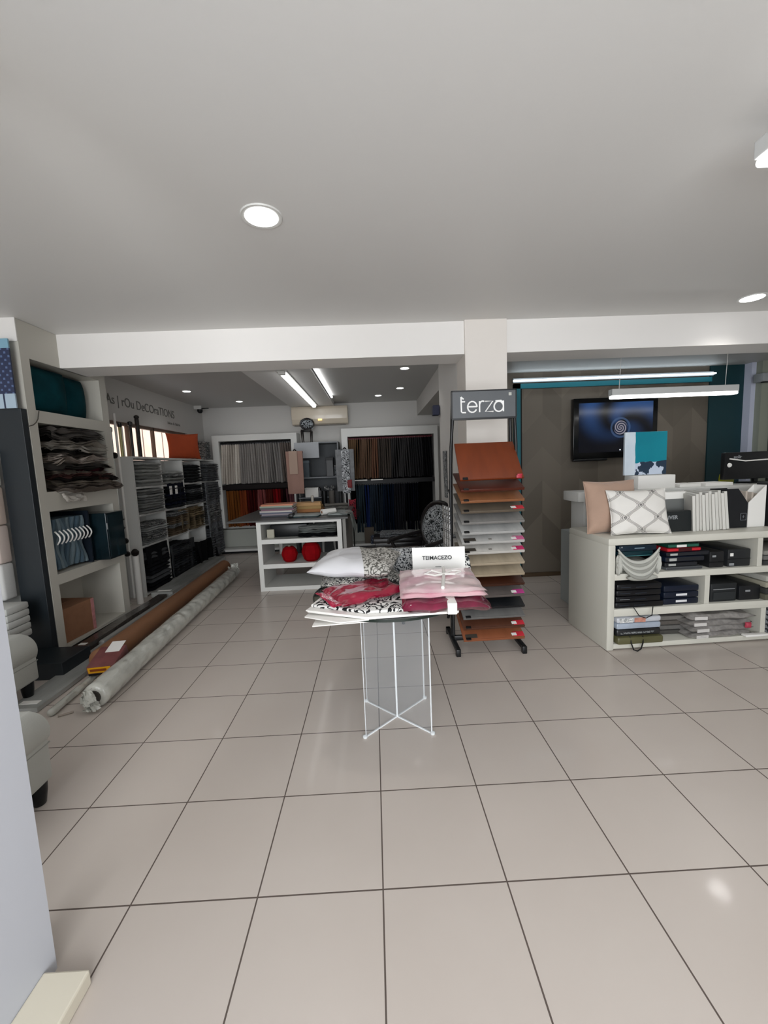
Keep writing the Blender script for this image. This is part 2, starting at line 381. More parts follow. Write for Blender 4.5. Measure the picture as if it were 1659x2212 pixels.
# teal cushions
for (yy, w_, lab) in ((3.73, .50, 'dark teal velvet cushion standing at the left of the top niche'), (4.12, .34, 'teal cushion behind the larger one at the right of the top niche')):
    c = thing('cushion', lab, 'cushion', (X1-.12-(.05 if yy > 4 else 0), yy, 2.085+.195), group='teal cushions in the top niche')
    MB().puff(.39, w_, .17, p=2.6, n=20, pinch=.05, M=Tm(ry=PI/2, rx=0)).build('cover', mat('teal_velvet', '#053f47', .8, noise_amt=.35, nscale=6, spec=.15), c, 60)
    MB().tube([(0, s*(w_/2-.004)*(1 if i < 2 else -1), .192*(1 if i in (0, 3) else -1)) for i, s in ((0, 1), (1, 1), (2, 1), (3, 1), (4, -1))][:4]+[(0, w_/2-.004, .192)], .004, 6).build('piping', mat('teal_piping', '#07434b', .7), c)
# loose cord on the stile
a = P(84, 888, x=X1+.01); b = P(82, 905, x=X1+.02); c_ = P(72, 918, x=X1+.02); d_ = P(61, 921, x=X1+.01)
solo('cord', MB().tube([a, b, (b+c_)/2+Vector((0, .004, -.004)), c_, d_], .004, 8), mat('cord', '#4a4640', .5), 'short dark cord curving over the left stile below the top niche', 'cord')
# pile of folded upholstery pieces
pal = [('#6e655d', 'taupe brown'), ('#7d7468', 'tan'), ('#2b2624', 'near-black'), ('#5a3b38', 'maroon brown'), ('#8e8478', 'beige'), ('#51202a', 'wine red'), ('#34312e', 'charcoal'), ('#b5aa9e', 'cream'), ('#bdb1a8', 'pale pinkish beige'), ('#5d5650', 'mid grey brown'), ('#23211f', 'black'), ('#a5a097', 'light grey'), ('#8b857c', 'stone grey'), ('#3a3735', 'dark slate'), ('#5b5753', 'smoke grey'), ('#6a6561', 'warm grey')]
z = 1.416
for i, (cc, nm) in enumerate(pal):
    t_ = [.05, .035, .025, .03, .035, .025, .03, .04, .035, .035, .025, .05, .035, .03, .03, .03][i]
    k = 1-i*.012
    w_ = .40+.04*rnd_.random(); dd = .78*k
    mb = folded(w_, dd, t_, i, 2, .05)
    o = solo('folded_fabric', mb, fab(cc), f'{nm} folded upholstery piece, {["lowest", "second from the bottom", "third from the bottom", "fourth from the bottom", "fifth from the bottom", "sixth from the bottom", "seventh from the bottom", "eighth from the bottom", "eighth from the top", "seventh from the top", "sixth from the top", "fifth from the top", "fourth from the top", "third from the top", "second from the top", "topmost"][i]} in the niche pile', 'fabric',
             (X1-.17+.03*rnd_.uniform(-1, 1)+(.07 if i < 4 else 0), 3.90+.015*rnd_.uniform(-1, 1)+(.04 if i < 5 else 0), z), (0, R(rnd_.uniform(-1, 2)), R(rnd_.uniform(-4, 4))), 'folded upholstery pieces in the second niche', 50)
    z += t_*.98
# plastic sleeve hanging over the shelf edge
mb = MB().puff(.12, .26, .03, p=5, n=12, wave=.02, seed=4, M=Tm(ry=R(60)))
solo('plastic_sleeve', mb, mat('clear_plastic', '#b9b4ab', .15, bump=.5, bscale=14, coat=.5), 'crinkled clear plastic sleeve hanging under the fabric pile at its left', 'bag', (X1+.035, 3.72, 1.37))
# swatch carrier with white rings
t = thing('swatch_carrier', 'dark box of pale blue-grey fabric swatches with a row of white ring handles', 'swatch display', (X1-.02, 3.48, .712))
MB().box(-.40, -.36, .0, .5, 0, .5).box(-.38, .0, 0, .015, 0, .5).box(-.38, .0, .47, .485, 0, .5).build('box', mat('navy_board', '#141d28', .4), t, 0)
for i in range(9):
    y0 = .03+i*.049
    mb = MB()
    vs = []; n = 10
    for k in range(n+1):
        zz = .02+.44*k/n
        xx = -.05+.02*math.sin(k*.7+i)
        vs += [(xx-.25, y0, zz), (xx, y0+.003*math.sin(k), zz), (xx+.006, y0+.017, zz), (xx, y0+.034+.003*math.sin(k), zz), (xx-.25, y0+.036, zz)]
    fs = []
    for k in range(n):
        for j in range(4): fs.append([k*5+j, k*5+j+1, (k+1)*5+j+1, (k+1)*5+j])
        fs.append([k*5+4, k*5, (k+1)*5, (k+1)*5+4])
    fs += [[0, 1, 2, 3, 4][::-1], [n*5+j for j in range(5)]]
    mb.add(vs, fs); sw = mb.build('swatch', mat(('swatch_blue', 'swatch_steel', 'swatch_mist')[i % 3], ('#5f7480', '#4d6270', '#6f8088')[i % 3], .6, bump=.3, bscale=80), t)
    MB().tube([(.0+.035*math.sin(a_*PI/8), y0+.017+.012*a_/8, .36-.115*a_/8) for a_ in range(9)], .0065, 8).build('ring_handle', M_paper, sw)
t = thing('storage_box', 'glossy dark blue-green box beside the swatches, sticking out of its niche', 'box', (X1, 4.14, .712))
MB().box(-.30, .10, -.12, .155, 0, .46, .005).build('body', mat('blue_green_box', '#16262c', .18, noise_amt=.4, nscale=4), t, 0)
MB().box(.1, .104, -.10, .13, .02, .44).build('label_panel', mat('box_panel', '#1f3239', .12, noise_amt=.5, nscale=3, stretch=(1, 3, .6)), t, 0)
MB().box(.1, .106, -.118, -.11, .3, .36).build('clasp', M_grey, t, 0)
# carton
t = thing('carton', 'brown cardboard carton with pink-taped corners in the lowest niche', 'box', (X1-.20, 3.69, .076), R(-4))
MB().box(-.17, .17, -.2, .2, 0, .30, .004).build('body', M_carton, t, 0)
for sy in (-1, 1): MB().box(.168, .173, sy*.185-.018, sy*.185+.018, 0, .3).build('tape', mat('pink_tape', '#c98a8a', .5, noise_amt=.3, nscale=30), t, 0)
MB().box(-.17, .0, -.2, .2, .3, .304, M=Tm(0, 0, 0)).box(.01, .17, -.2, .2, .3, .304).build('flap', M_carton, t, 0)

# ---- dark display panel with poster, left of the unit
struct('wall_return', MB().box(-4.4, XB-.0, 3.5, 3.6, 0, H), M_wall)
yp = 3.38
struct('trim_return', MB().box(-4.4, X1, yp, 3.388, 2.60, H), M_beam)
d = thing('display_stand', 'dark charcoal display frame with a tall right post beside the white unit', 'display panel', (X1, yp, 0))
xpl = P(14, 950, y=yp).x-X1
MB().box(-.21, -.002, -.05, .005, .0, 2.08, .003).build('post', mat('charcoal_panel', '#1d2429', .45, noise_amt=.15, nscale=2), d, 0)
MB().box(-1.2, -.21, -.03, .005, 1.80, 2.08).build('header', mat('header_grey', '#3a4044', .5), d, 0)
MB().box(-1.2, .30, -.36, -.05, 0, .13, .004).build('base', mat('charcoal_panel', '#1d2429'), d, 0)
MB().box(-1.2, -.212, -.0, .005, 0, 1.80).build('back_board', M_white, d, 0)
mp_ = mat('poster_textile', '#2c3a5c', .5); g = NG(mp_); x, y, z = g.sep()
dots = g.m('LESS_THAN', g.m('ADD', g.m('ABSOLUTE', g.m('SUBTRACT', g.m('FRACT', g.m('MULTIPLY', g.m('ADD', x, z), 18)), .5)), g.m('ABSOLUTE', g.m('SUBTRACT', g.m('FRACT', g.m('MULTIPLY', g.m('SUBTRACT', x, z), 18)), .5))), .28)
cc = g.mix(dots, '#27304e', '#56698f')
cc = g.mix(g.m('GREATER_THAN', z, .45), cc, '#7fa9bd')
cc = g.mix(g.m('LESS_THAN', z, .11), cc, g.mix(g.m('GREATER_THAN', g.m('FRACT', g.m('MULTIPLY', x, 9)), .12), '#26304a', '#a9bccb'))
g.col(cc)
po = solo('poster', MB().box(-1.1, -.02, -.012, 0, 0, .52), mp_, 'blue dotted textile poster high on the left display panel', 'poster', (X1, yp-.052, 2.08), ang=0)
# stacked upholstered blocks
zs = [P(10, q, y=3.28).z for q in (970, 1050, 1134, 1216, 1294)]
cols = [('#dcdad6', 'white', 'topmost'), ('#d8c6ba', 'beige', 'second from the top'), ('#d9cac2', 'pale pink', 'third from the top'), ('#cfcfcd', 'light grey', 'lowest')]
for i in range(4):
    a, b = zs[i+1], zs[i]
    solo('headboard_cushion', MB().box(-.45, .43, -.06, .06, 0, b-a-.004, .02, seg=3), mat('uph_'+cols[i][0][1:], cols[i][0], .7, bump=.1, bscale=120), f'{cols[i][1]} upholstered headboard cushion, {cols[i][2]} of the stack, left of dark post', 'cushion', (X1-.65, 3.27, a), group='stacked headboard cushions')
# ribbed cushion + grey armchair + ottoman
zr = P(60, 1370, y=3.2).z
ug = mat('pale_grey_upholstery', '#b9bab3', .75, noise_amt=.06, nscale=6, bump=.12, bscale=180, sheen=.2)
xe = P(68, 1340, y=3.2).x
mb = MB()
for k in range(5): mb.box(-.7, 0, -.1, .1, k*(zs[4]-zr)/5, (k+1)*(zs[4]-zr)/5, .014)
solo('ribbed_cushion', mb, mat('ribbed_grey', '#bfc0bc', .7), 'light grey ribbed seat cushion under the headboard cushions', 'cushion', (xe, 3.1, zr))
def armblock(name, label, cat, x1, y0, y1, ztop, zbot, depth, legx, legs, roll=.09):
    t = thing(name, label, cat, (x1, (y0+y1)/2, 0)); h = (y1-y0)/2
    MB().box(-depth, -.015, -h, h, zbot, ztop-roll*1.1, .018, seg=3).build('base', ug, t)
    prof = []
    mb = MB(); n = 14
    poly = [(-depth, ztop-roll*1.25)]+[(-.0-roll+roll*math.sin(a*PI/n)*1.0 if True else 0, ztop-roll-roll*math.cos(a*PI/n)*-1) for a in range(0, n+1)]
    poly = [(-depth, ztop-roll*1.6), (-.02, ztop-roll*1.6)]+[(-roll+roll*math.cos(a), ztop-roll+roll*math.sin(a)) for a in [(-.35+k*(PI/2+.35)/8) for k in range(9)]]+[(-depth, ztop)]
    mb.prism(poly, -h, h, M=Matrix(((1, 0, 0, 0), (0, 0, 1, 0), (0, 1, 0, 0), (0, 0, 0, 1))), b=.008)
    mb.build('arm_cushion', ug, t)
    MB().tube([(-.017, -h, ztop-roll*1.75), (-.017, h, ztop-roll*1.75)], .004, 6).build('piping', mat('piping_grey', '#8f9089', .7), t)
    for lx, ly in legs:
        MB().lathe([(.022, 0), (.026, .004), (.036, zbot*.6), (.04, zbot+.01)], c=(lx, ly, 0), n=16).build('leg', M_dark, t)
    return t
yf = 1.85
armblock('ottoman', 'pale grey upholstered ottoman with dark tapered leg beside the near white wall', 'ottoman', -1.575, 1.02, yf, .44, .105, .75, 0, [(-.062, (yf-1.02)/2-.045), (-.062, -(yf-1.02)/2+.09), (-.68, (yf-1.02)/2-.05), (-.68, -(yf-1.02)/2+.09)])
x2 = P(69, 1400, y=2.75).x; z2 = P(69, 1374, y=2.75).z; z2b = P(50, 1510, y=2.75).z
armblock('armchair', 'pale grey armchair whose arm shows between near wall and dark post', 'chair', x2, 2.2, 2.8, z2, .13, .7, 0, [(-.06, .24), (-.06, -.24)], roll=.11)

# ---- rolls on the floor
mpl = mat('plastic_wrap', '#c9c9c0', .18, noise_amt=.2, nscale=9, bump=.9, bscale=22, coat=.6, stretch=(1, .45, 1))
msil_ = None
def roll(name, a, b, r, m, label, cat='roll', n=150, wob=.06, seed=0, tail=False, core=None):
    a = Vector(a); b = Vector(b); a.z = b.z = r*1.02
    t = thing(name, label, cat, (a.x, a.y, 0)); d = b-a; pts = []; rs = []
    for i in range(n+1):
        k = i/n; p = d*k; nn = noise.noise(Vector((k*9+seed, seed, 0)))
        pts.append((p.x, p.y, r*1.02)); rs.append(r*(1+wob*nn)*(1 if 0 < i < n else .82))
    mb_ = MB(); mb_.tube(pts, rs, 28)
    if m is mpl or m is msil_:
        for q in range(28, len(mb_.v)-28):
            v_ = mb_.v[q]; s_ = .007*noise.noise(Vector((v_.x*26, v_.y*12, v_.z*30+seed)))+.005*abs(noise.noise(Vector((v_.x*50, v_.y*30, v_.z*50))))
            v_.z += s_; v_.x += s_*1.2
    mb_.build('wrap', m, t, 75)
    if core:
        u_ = d.normalized()*.012
        MB().tube([(-u_.x, -u_.y, r*1.02), (u_.x, u_.y, r*1.02)], r*.55, 16).build('core', core, t)
        MB().tube([(d.x-u_.x, d.y-u_.y, r*1.02), (d.x+u_.x, d.y+u_.y, r*1.02)], r*.55, 16).build('core', core, t)
    return t, d
a = P(188, 1542, z=0); b = P(488, 1262, z=0)
rw, dv = roll('fabric_roll', (a.x+.02, a.y+.05, 0), (b.x, b.y+.35, 0), .082, mpl, 'long fabric roll wrapped in crinkled clear plastic lying on the floor tiles', core=mat('core_dark', '#3b3732', .8))
mb = MB()
for s in range(5): mb.puff(.05, .09, .012, p=3, n=8, wave=.02, seed=s, M=Tm(.03*math.sin(s*2.1), -.03-.01*s, .03+.025*s, rx=s*.6, rz=s))
mb.build('loose_end', mpl, rw)
mb = MB()
for s in range(5): mb.puff(.07, .1, .015, p=3, n=8, wave=.03, seed=s+9, M=Tm(dv.x+.04*math.sin(s*2.1), dv.y-.05+.01*s, .10+.015*s, rx=s*.5, rz=s))
mb.build('loose_end', mpl, rw)
mk = mat('kraft_tube', '#8d6244', .6, noise_amt=.25, nscale=5, stretch=(1, .2, 1))
a = P(262, 1398, z=.09); b = P(490, 1222, z=.09)
roll('cardboard_tube', (a.x-.02, a.y-.25, 0), (a.x+(b.x-a.x)*1.0-.03, a.y+(b.y-a.y)*1.0, 0), .09, mk, 'long brown kraft cardboard tube lying just left of the plastic-wrapped roll', wob=.02, core=mat('tube_end', '#7d5236', .8))
# small printed package on the end of the tube
t = thing('package', 'small dark red package with yellow label lying on the rolls', 'package', (-2.10, 3.06, .09), R(-6), rot=(R(14), R(0), R(8)))
MB().box(-.095, .095, -.12, .12, 0, .075, .008).build('body', mat('maroon_pack', '#7e4a49', .35, noise_amt=.3, nscale=10), t)
MB().box(-.085, .07, -.122, -.1195, .02, .068).build('label', mat('yellow_label', '#e8a80c', .4), t, 0)
MB().box(-.07, .04, -.124, -.1215, .035, .055).build('lettering', mat('label_brown', '#8a3e0c', .5), t, 0)
MB().box(-.03, .07, .04, .17, .0755, .078).build('card', M_paper, t, 0)
MB().box(-.088, .088, -.125, -.05, .0, .014, .002).build('dark_edge', M_dark, t, 0)
# slim rods and sheets left of it
a = P(108, 1543, z=.02); b = P(226, 1440, z=.02)
roll('wrapped_rod', (a.x, a.y, 0), (b.x-.05, b.y+.9, 0), .024, mpl, 'thin white plastic-wrapped rod on the floor ending near the small package', wob=.1, seed=3)
def sheet(label, pts, w, t_, m, name='wrapped_board'):
    "flat wrapped board running along pts (its centre line)"
    t = thing(name, label, 'board', (pts[0][0], pts[0][1], 0)); mb = MB(); vs = []; n = len(pts)
    for i, p in enumerate(pts):
        x0 = p[0]-pts[0][0]; y0 = p[1]-pts[0][1]; z0 = p[2]
        vs += [(x0-w/2, y0, z0), (x0+w/2, y0, z0), (x0+w/2, y0, z0+t_), (x0-w/2, y0, z0+t_)]
    fs = [[0, 1, 2, 3], [n*4-1, n*4-2, n*4-3, n*4-4]]
    for i in range(n-1):
        for j in range(4): fs.append([i*4+j, i*4+(j+1) % 4, (i+1)*4+(j+1) % 4, (i+1)*4+j])
    mb.add(vs, fs).build('wrapping', m, t, 30)
    k = pts[-1][0]-pts[0][0]; l = pts[-1][1]-pts[0][1]
    MB().box(-w*.3, w*.3, .05, .09, pts[0][2]+t_, pts[0][2]+t_+.003).build('tape', M_paper, t, 0)
    return t
msil = mat('silver_wrap', '#a9aaa6', .22, noise_amt=.3, nscale=6, bump=.6, bscale=16, coat=.4, stretch=(1, .3, 1))
def line(p0, p1, n, z0=.004, z1=None): return [(p0[0]+(p1[0]-p0[0])*i/(n-1)+.008*math.sin(i*1.3), p0[1]+(p1[1]-p0[1])*i/(n-1), z0+((z1 if z1 is not None else z0)-z0)*i/(n-1)) for i in range(n)]
sheet('wide grey wrapped board on the floor in front of the dark display base', line((-2.37, 2.58), (-2.46, 4.6), 9, .004), .20, .03, msil)
sheet('dark brown wrapped board lying along the plinth of the niche unit', line((-2.60, 3.42), (-2.63, 4.9), 8, .004), .10, .075, mat('dark_wrap', '#4b4440', .25, noise_amt=.4, nscale=6, bump=.5, bscale=20, coat=.3))
sheet('pale silver wrapped board leaning low in front of the rear shelf unit', line((-2.66, 4.95), (-2.74, 7.0), 8, .03), .26, .06, msil)
roll('wrapped_rod', (-2.52, 3.6, 0), (-2.56, 6.2, 0), .03, mat('grey_wrap', '#8d8e8a', .2, bump=.6, bscale=20, coat=.4), 'grey plastic-wrapped rod between the wide board and the kraft tube', wob=.08, seed=6)
# white cord by the base
a, b, c_ = P(72, 1408, y=3.27), P(85, 1432, y=3.1), P(76, 1446, y=3.02)
solo('cord', MB().tube([a, (a+b)/2+Vector((.01, 0, 0)), b, (b+c_)/2+Vector((.008, 0, 0)), c_], .0045, 8), M_paper, 'short white cord bent against the foot of the dark post', 'cord')
# small offcut
a = P(125, 1548, z=.005); b = P(146, 1541, z=.005)
solo('rod_offcut', MB().tube([(a.x, a.y, .008), (b.x+.03, b.y+.01, .008)], .007, 8), mat('offcut', '#9a8f84', .5), 'tiny grey offcut lying on the tile by the wrapped roll end', 'offcut')

# ================================================================== REAR LEFT SHELF UNIT
X2 = -2.92; ys = [5.07, 5.72, 6.36, 7.0, 7.62]; ZT = 1.76
u2 = thing('shelving_unit', 'long white rear shelf unit under the window crammed with folded fabrics', 'shelving', (0, 0, 0))
for i, y0 in enumerate(ys):
    MB().box(XL+.005, X2, y0-(.0 if i else 0), y0+.03, 0, ZT-(0 if i in (0, 4) else .03)).build('end_panel' if i in (0, 4) else 'divider', M_white, u2, 0)
MB().box(XL+.005, XL+.02, 5.1, 7.62, .04, ZT-.03).build('back_panel', M_white, u2, 0)
rows = [.04, .645, 1.04, 1.385, ZT]
for z0 in rows: MB().box(XL+.02, X2-.002, 5.1, 7.62, z0-.025, z0).build('shelf', M_white, u2, 0)
mbw = [printed('print_bw_fine', '#26272a', '#b9bab8', 30, .35), printed('print_grey', '#4d4f51', '#a2a4a3', 22, .45), printed('print_black', '#0e0f12', '#6f7275', 26, .7)]
G = lambda c: fab(c)
cellspec = {
 (0, 3): ('light grey', [G('#9b9d9a'), G('#8b8d8a'), G('#a5a7a4')], 7, .30), (0, 2): ('mid grey ribbed', [G('#8e908e'), G('#7f8180'), G('#9a9c9a')], 9, .30),
 (0, 1): ('silver grey printed', [mbw[0], G('#a8abaa'), mbw[1]], 5, .27), (0, 0): ('black', [G('#111317'), G('#1a1c20'), G('#4a4c4e')], 5, .50),
 (1, 3): ('pale grey', [G('#a0a29f'), mbw[1], G('#777976')], 4, .18), (1, 2): ('black and navy', [G('#0e1015'), G('#141a2e'), G('#202327')], 7, .30),
 (1, 1): ('taupe brown', [G('#5d5040'), G('#736553'), mbw[1]], 6, .33), (1, 0): ('charcoal striped', [G('#25272a'), G('#33363a'), G('#1b1d20')], 7, .48),
 (2, 3): ('dark plastic-wrapped', [mat('dark_shiny', '#1b1e21', .15, bump=.4, bscale=18), G('#2a2d2f')], 3, .28), (2, 2): ('dark slate', [G('#2b2f31'), G('#202426'), mbw[2]], 5, .30),
 (2, 1): ('olive brown', [G('#63563f'), G('#85765c'), G('#4b4434')], 5, .33), (2, 0): ('black', [G('#0d0e12'), G('#15171b')], 4, .33),
 (3, 3): ('olive black printed', [G('#2b2d20'), mbw[2]], 4, .30), (3, 2): ('grey and black printed', [mbw[2], G('#55565a')], 4, .30),
 (3, 1): ('black and white printed', [mbw[2], mbw[0]], 5, .34), (3, 0): ('black dotted', [mbw[2], G('#0c0d10')], 6, .52)}
colname = ['nearest', 'second', 'third', 'farthest']; rowname = ['bottom', 'lower middle', 'upper middle', 'top']
for (ci, ri), (nm, ms, n, hh) in cellspec.items():
    y0, y1 = ys[ci]+.03, ys[ci+1]; z0 = rows[ri]; t_ = hh/n
    for k in range(n):
        w_ = .27+.05*rnd_.random(); dd = (y1-y0)*(.82+.12*rnd_.random())
        mb = folded(w_, dd, t_*.97, k+ci*5, 2 if t_ > .05 else 1, .012)
        solo('folded_fabric', mb, ms[(k*2+ri) % len(ms)], f'{nm} fabric, {ordn(k, n)}, {rowname[ri]} row, {colname[ci]} column, rear unit', 'fabric',
             (X2-.10+.012*rnd_.uniform(-1, 1)+(.05 if ci == 3 else 0), (y0+y1)/2+.01*rnd_.uniform(-1, 1), z0+k*t_+.001), (0, 0, R(rnd_.uniform(-3, 3))), f'{nm} fabrics, {rowname[ri]} row, {colname[ci]} column', 50)
# textiles draped in front of the compartments
def drape(label, y0, y1, z0, z1, m, x=X2+.02, amp=.02, th=.012, group=None, waves=3, taper=0):
    mb = MB(); n = 16; k = 10; vs = []; fs = []
    for i in range(n+1):
        for j in range(k+1):
            u_ = i/n; v_ = j/k; yy = y0+(y1-y0)*(u_+(.5-u_)*taper*(v_)); zz = z1+(z0-z1)*v_
            xx = x+amp*(math.sin(u_*waves*2*PI+v_*1.5)*(.3+.7*v_))+.012*noise.noise(Vector((u_*4, v_*4, y0)))
            vs += [(xx, yy, zz+.01*math.sin(u_*9)*v_), (xx-th, yy, zz+.01*math.sin(u_*9)*v_)]
    I = lambda i, j, s: (i*(k+1)+j)*2+s
    for i in range(n):
        for j in range(k):
            fs.append([I(i, j, 0), I(i+1, j, 0), I(i+1, j+1, 0), I(i, j+1, 0)]); fs.append([I(i, j, 1), I(i, j+1, 1), I(i+1, j+1, 1), I(i+1, j, 1)])
    for i in range(n): fs.append([I(i, 0, 0), I(i, 0, 1), I(i+1, 0, 1), I(i+1, 0, 0)]); fs.append([I(i, k, 0), I(i+1, k, 0), I(i+1, k, 1), I(i, k, 1)])
    for j in range(k): fs.append([I(0, j, 0), I(0, j+1, 0), I(0, j+1, 1), I(0, j, 1)]); fs.append([I(n, j, 0), I(n, j, 1), I(n, j+1, 1), I(n, j+1, 0)])
    mb.add(vs, fs); return solo('draped_textile', mb, m, label, 'textile', group=group, ang=80)
drape('black cloth spilling over the lower front of the rear unit, nearest column', 5.14, 5.66, .36, .62, G('#0c0e12'), waves=2)
drape('dark navy garment hanging in the second column of the rear unit', 5.85, 6.3, 1.08, 1.40, G('#10141f'), amp=.03)
drape('grey translucent curtain swatch hanging low in the second column', 5.76, 6.5, .06, .52, mat('sheer_dark', '#3c3f42', .5, noise_amt=.5, nscale=5, stretch=(1, 6, 1)), amp=.012, waves=5)
drape('olive brown bundle of cloth bulging from the third column of the rear unit', 6.1, 6.75, .68, 1.0, mat('olive_bundle', '#6d5f47', .8, noise_amt=.5, nscale=8), amp=.04)
drape('black and white printed throw over the far end of the rear unit', 7.02, 7.6, .1, 1.36, mbw[2], amp=.03, waves=2, x=X2+.06)
drape('black bin liner cloth at the foot of the far columns', 6.5, 7.2, .02, .42, G('#08090b'), amp=.05, x=X2+.07)
for k, (yy, zz) in enumerate(((5.86, 1.36), (6.02, 1.36))):
    solo('price_tag', MB().box(0, .003, -.035, .035, -.12, 0), M_paper, f'white paper tag hanging over the dark compartment, {"left" if k == 0 else "right"} one', 'tag', (X2+.045, yy, zz), ang=0)
# orange cushion and printed pile on top
t = thing('cushion', 'rust orange cushion with pointed corners standing on the rear shelf unit', 'cushion', (-3.01+.0, 5.95, ZT+.0), 0)
a = P(372, 935, y=5.95); b = P(447, 985, y=5.95)
wq = (b.x-a.x)*1.02; t.location = (-2.98, 6.62, ZT+.001); hq = P(372, 935, y=6.4).z-ZT; wq = .50; t.rotation_euler = (0, 0, R(46))
MB().puff(wq, hq*1.06, .15, p=2.4, n=22, pinch=.09, M=Tm(0, 0, hq*.5, rx=R(84))).build('cover', mat('rust_cloth', '#9a3c15', .8, noise_amt=.1, nscale=12, bump=.15, bscale=200), t, 70)
MB().box(-wq*.3, wq*.3, -.085, -.07, .0, .012, .003).build('zip', mat('rust_dark', '#6e2d12', .7), t)
mb = MB(); z = 0
for k in range(6):
    o = solo('folded_fabric', folded(.2, .3, .05, k, 2), mbw[(k+1) % 2], f'small printed folded cloth, {ordn(k, 6)} of the pile right of the orange cushion', 'fabric', (-2.99, 7.25, ZT+.001+k*.05), (0, 0, R(90+3*(k % 3))), 'printed cloths right of the orange cushion', 50)
# curtain rod samples standing on the unit top in front of the window
def rod(px, py, r, m, label, fin='ball', zb=ZT, fm=None, x=-3.06):
    p = P(px, py, x=x)
    t = thing('curtain_rod', label, 'curtain rod', (x, p.y, zb), group=None)
    h = p.z-zb
    MB().tube([(0, 0, 0), (0, 0, h-(.0 if fin == 'none' else .05))], r, 12).build('pole', m, t)
    if fin == 'ball':
        MB().lathe([(.004, h-.075), (.02, h-.07), (.012, h-.06), (.02, h-.05), (.032, h-.03), (.03, h-.012), (.012, h), (.002, h+.003)], n=16).build('finial', fm or m, t)
    elif fin == 'cap': MB().lathe([(r*1.1, h-.06), (r*1.6, h-.05), (r*1.6, h-.01), (r*.5, h)], n=16).build('finial', fm or m, t)
    return t
mbk = mat('black_lacquer', '#141011', .3)
rod(246, 893, .014, M_paper, 'slim white curtain rod sample, first from the niche unit', 'none', zb=0, x=-3.06)
rod(238, 922, .012, mat('silver_rod', '#bfc1bd', .3, metal=.6), 'short silver curtain rod sample close to the niche unit', 'cap', zb=0)
rod(257, 912, .017, mat('olive_rod', '#a5a070', .35, metal=.4), 'olive-gold curtain rod sample with dark brown cap', 'cap', fm=mbk)
rod(280, 910, .018, mbk, 'black ribbed curtain rod sample left of the carved one', 'cap')
rod(294, 897, .026, mat('carved_black', '#1a1411', .4, bump=.8, bscale=30), 'thick carved black curtain rod sample with ball top against the window', 'ball')
rod(262, 922, .012, M_paper, 'pale curtain rod sample behind the olive-gold one', 'none')
# low rod in the gap and a finial stand beside it
t = thing('curtain_rod', 'short bright white tube standing on the floor between the two units', 'curtain rod', (-2.86, 4.83, 0))
MB().tube([(0, 0, 0), (0, 0, .58)], .035, 16).build('pole', M_paper, t)
MB().lathe([(.02, .58), (.04, .60), (.045, .63), (.02, .66), (.004, .665)], n=16).build('finial', mbk, t)
t = thing('finial_stand', 'slim stand of round black curtain finials in the gap before the white end panel', 'display stand', (-3.02, 4.78, 0))
MB().tube([(0, 0, .01), (0, 0, 1.80)], .008, 8).build('pole', M_cream, t)
MB().lathe([(.08, 0), (.08, .012), (.01, .016)], n=20).build('base', M_cream, t)
for k, (px, py, s_) in enumerate(((249, 984, .036), (273, 1168, .034), (277, 1196, .032), (268, 1140, .017), (262, 1047, .014), (266, 1122, .014))):
    p = P(px, py, y=4.72); q = p-Vector((-3.02, 4.78, 0))
    f_ = MB().lathe([(.006, 0), (.006, .012), (s_*.6, .016), (s_, .03), (s_*.9, .05), (.004, .058)], n=20, M=Tm(q.x, q.y+.02, q.z, rx=R(90)))
    f_.tube([(0, 0, q.z), (q.x, q.y+.02, q.z)], .005, 6)
    f_.build('finial', mbk, t)

# lettering on the left wall and camera
ml = mat('wall_letter', '#6a6965', .6)
wl = thing('wall_lettering', 'grey lettering running along the upper left wall above the window', 'sign', (XL+.002, 5.2, 2.4))
def wtxt(body, px0, py0, px1, py1, size, sx=1):
    a = P(px0, py0, x=XL); b = P(px1, py1, x=XL); mid = (a+b)/2; ang = math.atan2(b.z-a.z, b.y-a.y)
    o = text('letters', body, size, ml, wl, (0, mid.y-5.2, mid.z-2.4), (R(90), 0, R(90)), sx=1)
    wdt = max(v.co.x for v in o.data.vertices)-min(v.co.x for v in o.data.vertices); o.scale = ((b.y-a.y)/wdt, 1, 1); o.location.x = 0
wtxt('As | rOu DeCOraTIONS', 228, 860, 376, 897, .17)
wtxt('ideas & fabric', 362, 912, 389, 920, .06)
p = P(432, 887, x=XL+.1)
t = thing('security_camera', 'small white dome camera with dark lens in the far left ceiling corner', 'camera', (p.x, p.y, p.z))
MB().box(-.1, .03, -.03, .03, .02, .10, .01).build('bracket', M_white, t)
MB().lathe([(.004, -.05), (.03, -.042), (.045, -.02), (.05, .02)], n=20).build('dome', M_dark, t)
MB().box(.03, .16, -.012, .012, .03, .042, .004).build('arm', M_dark, t)

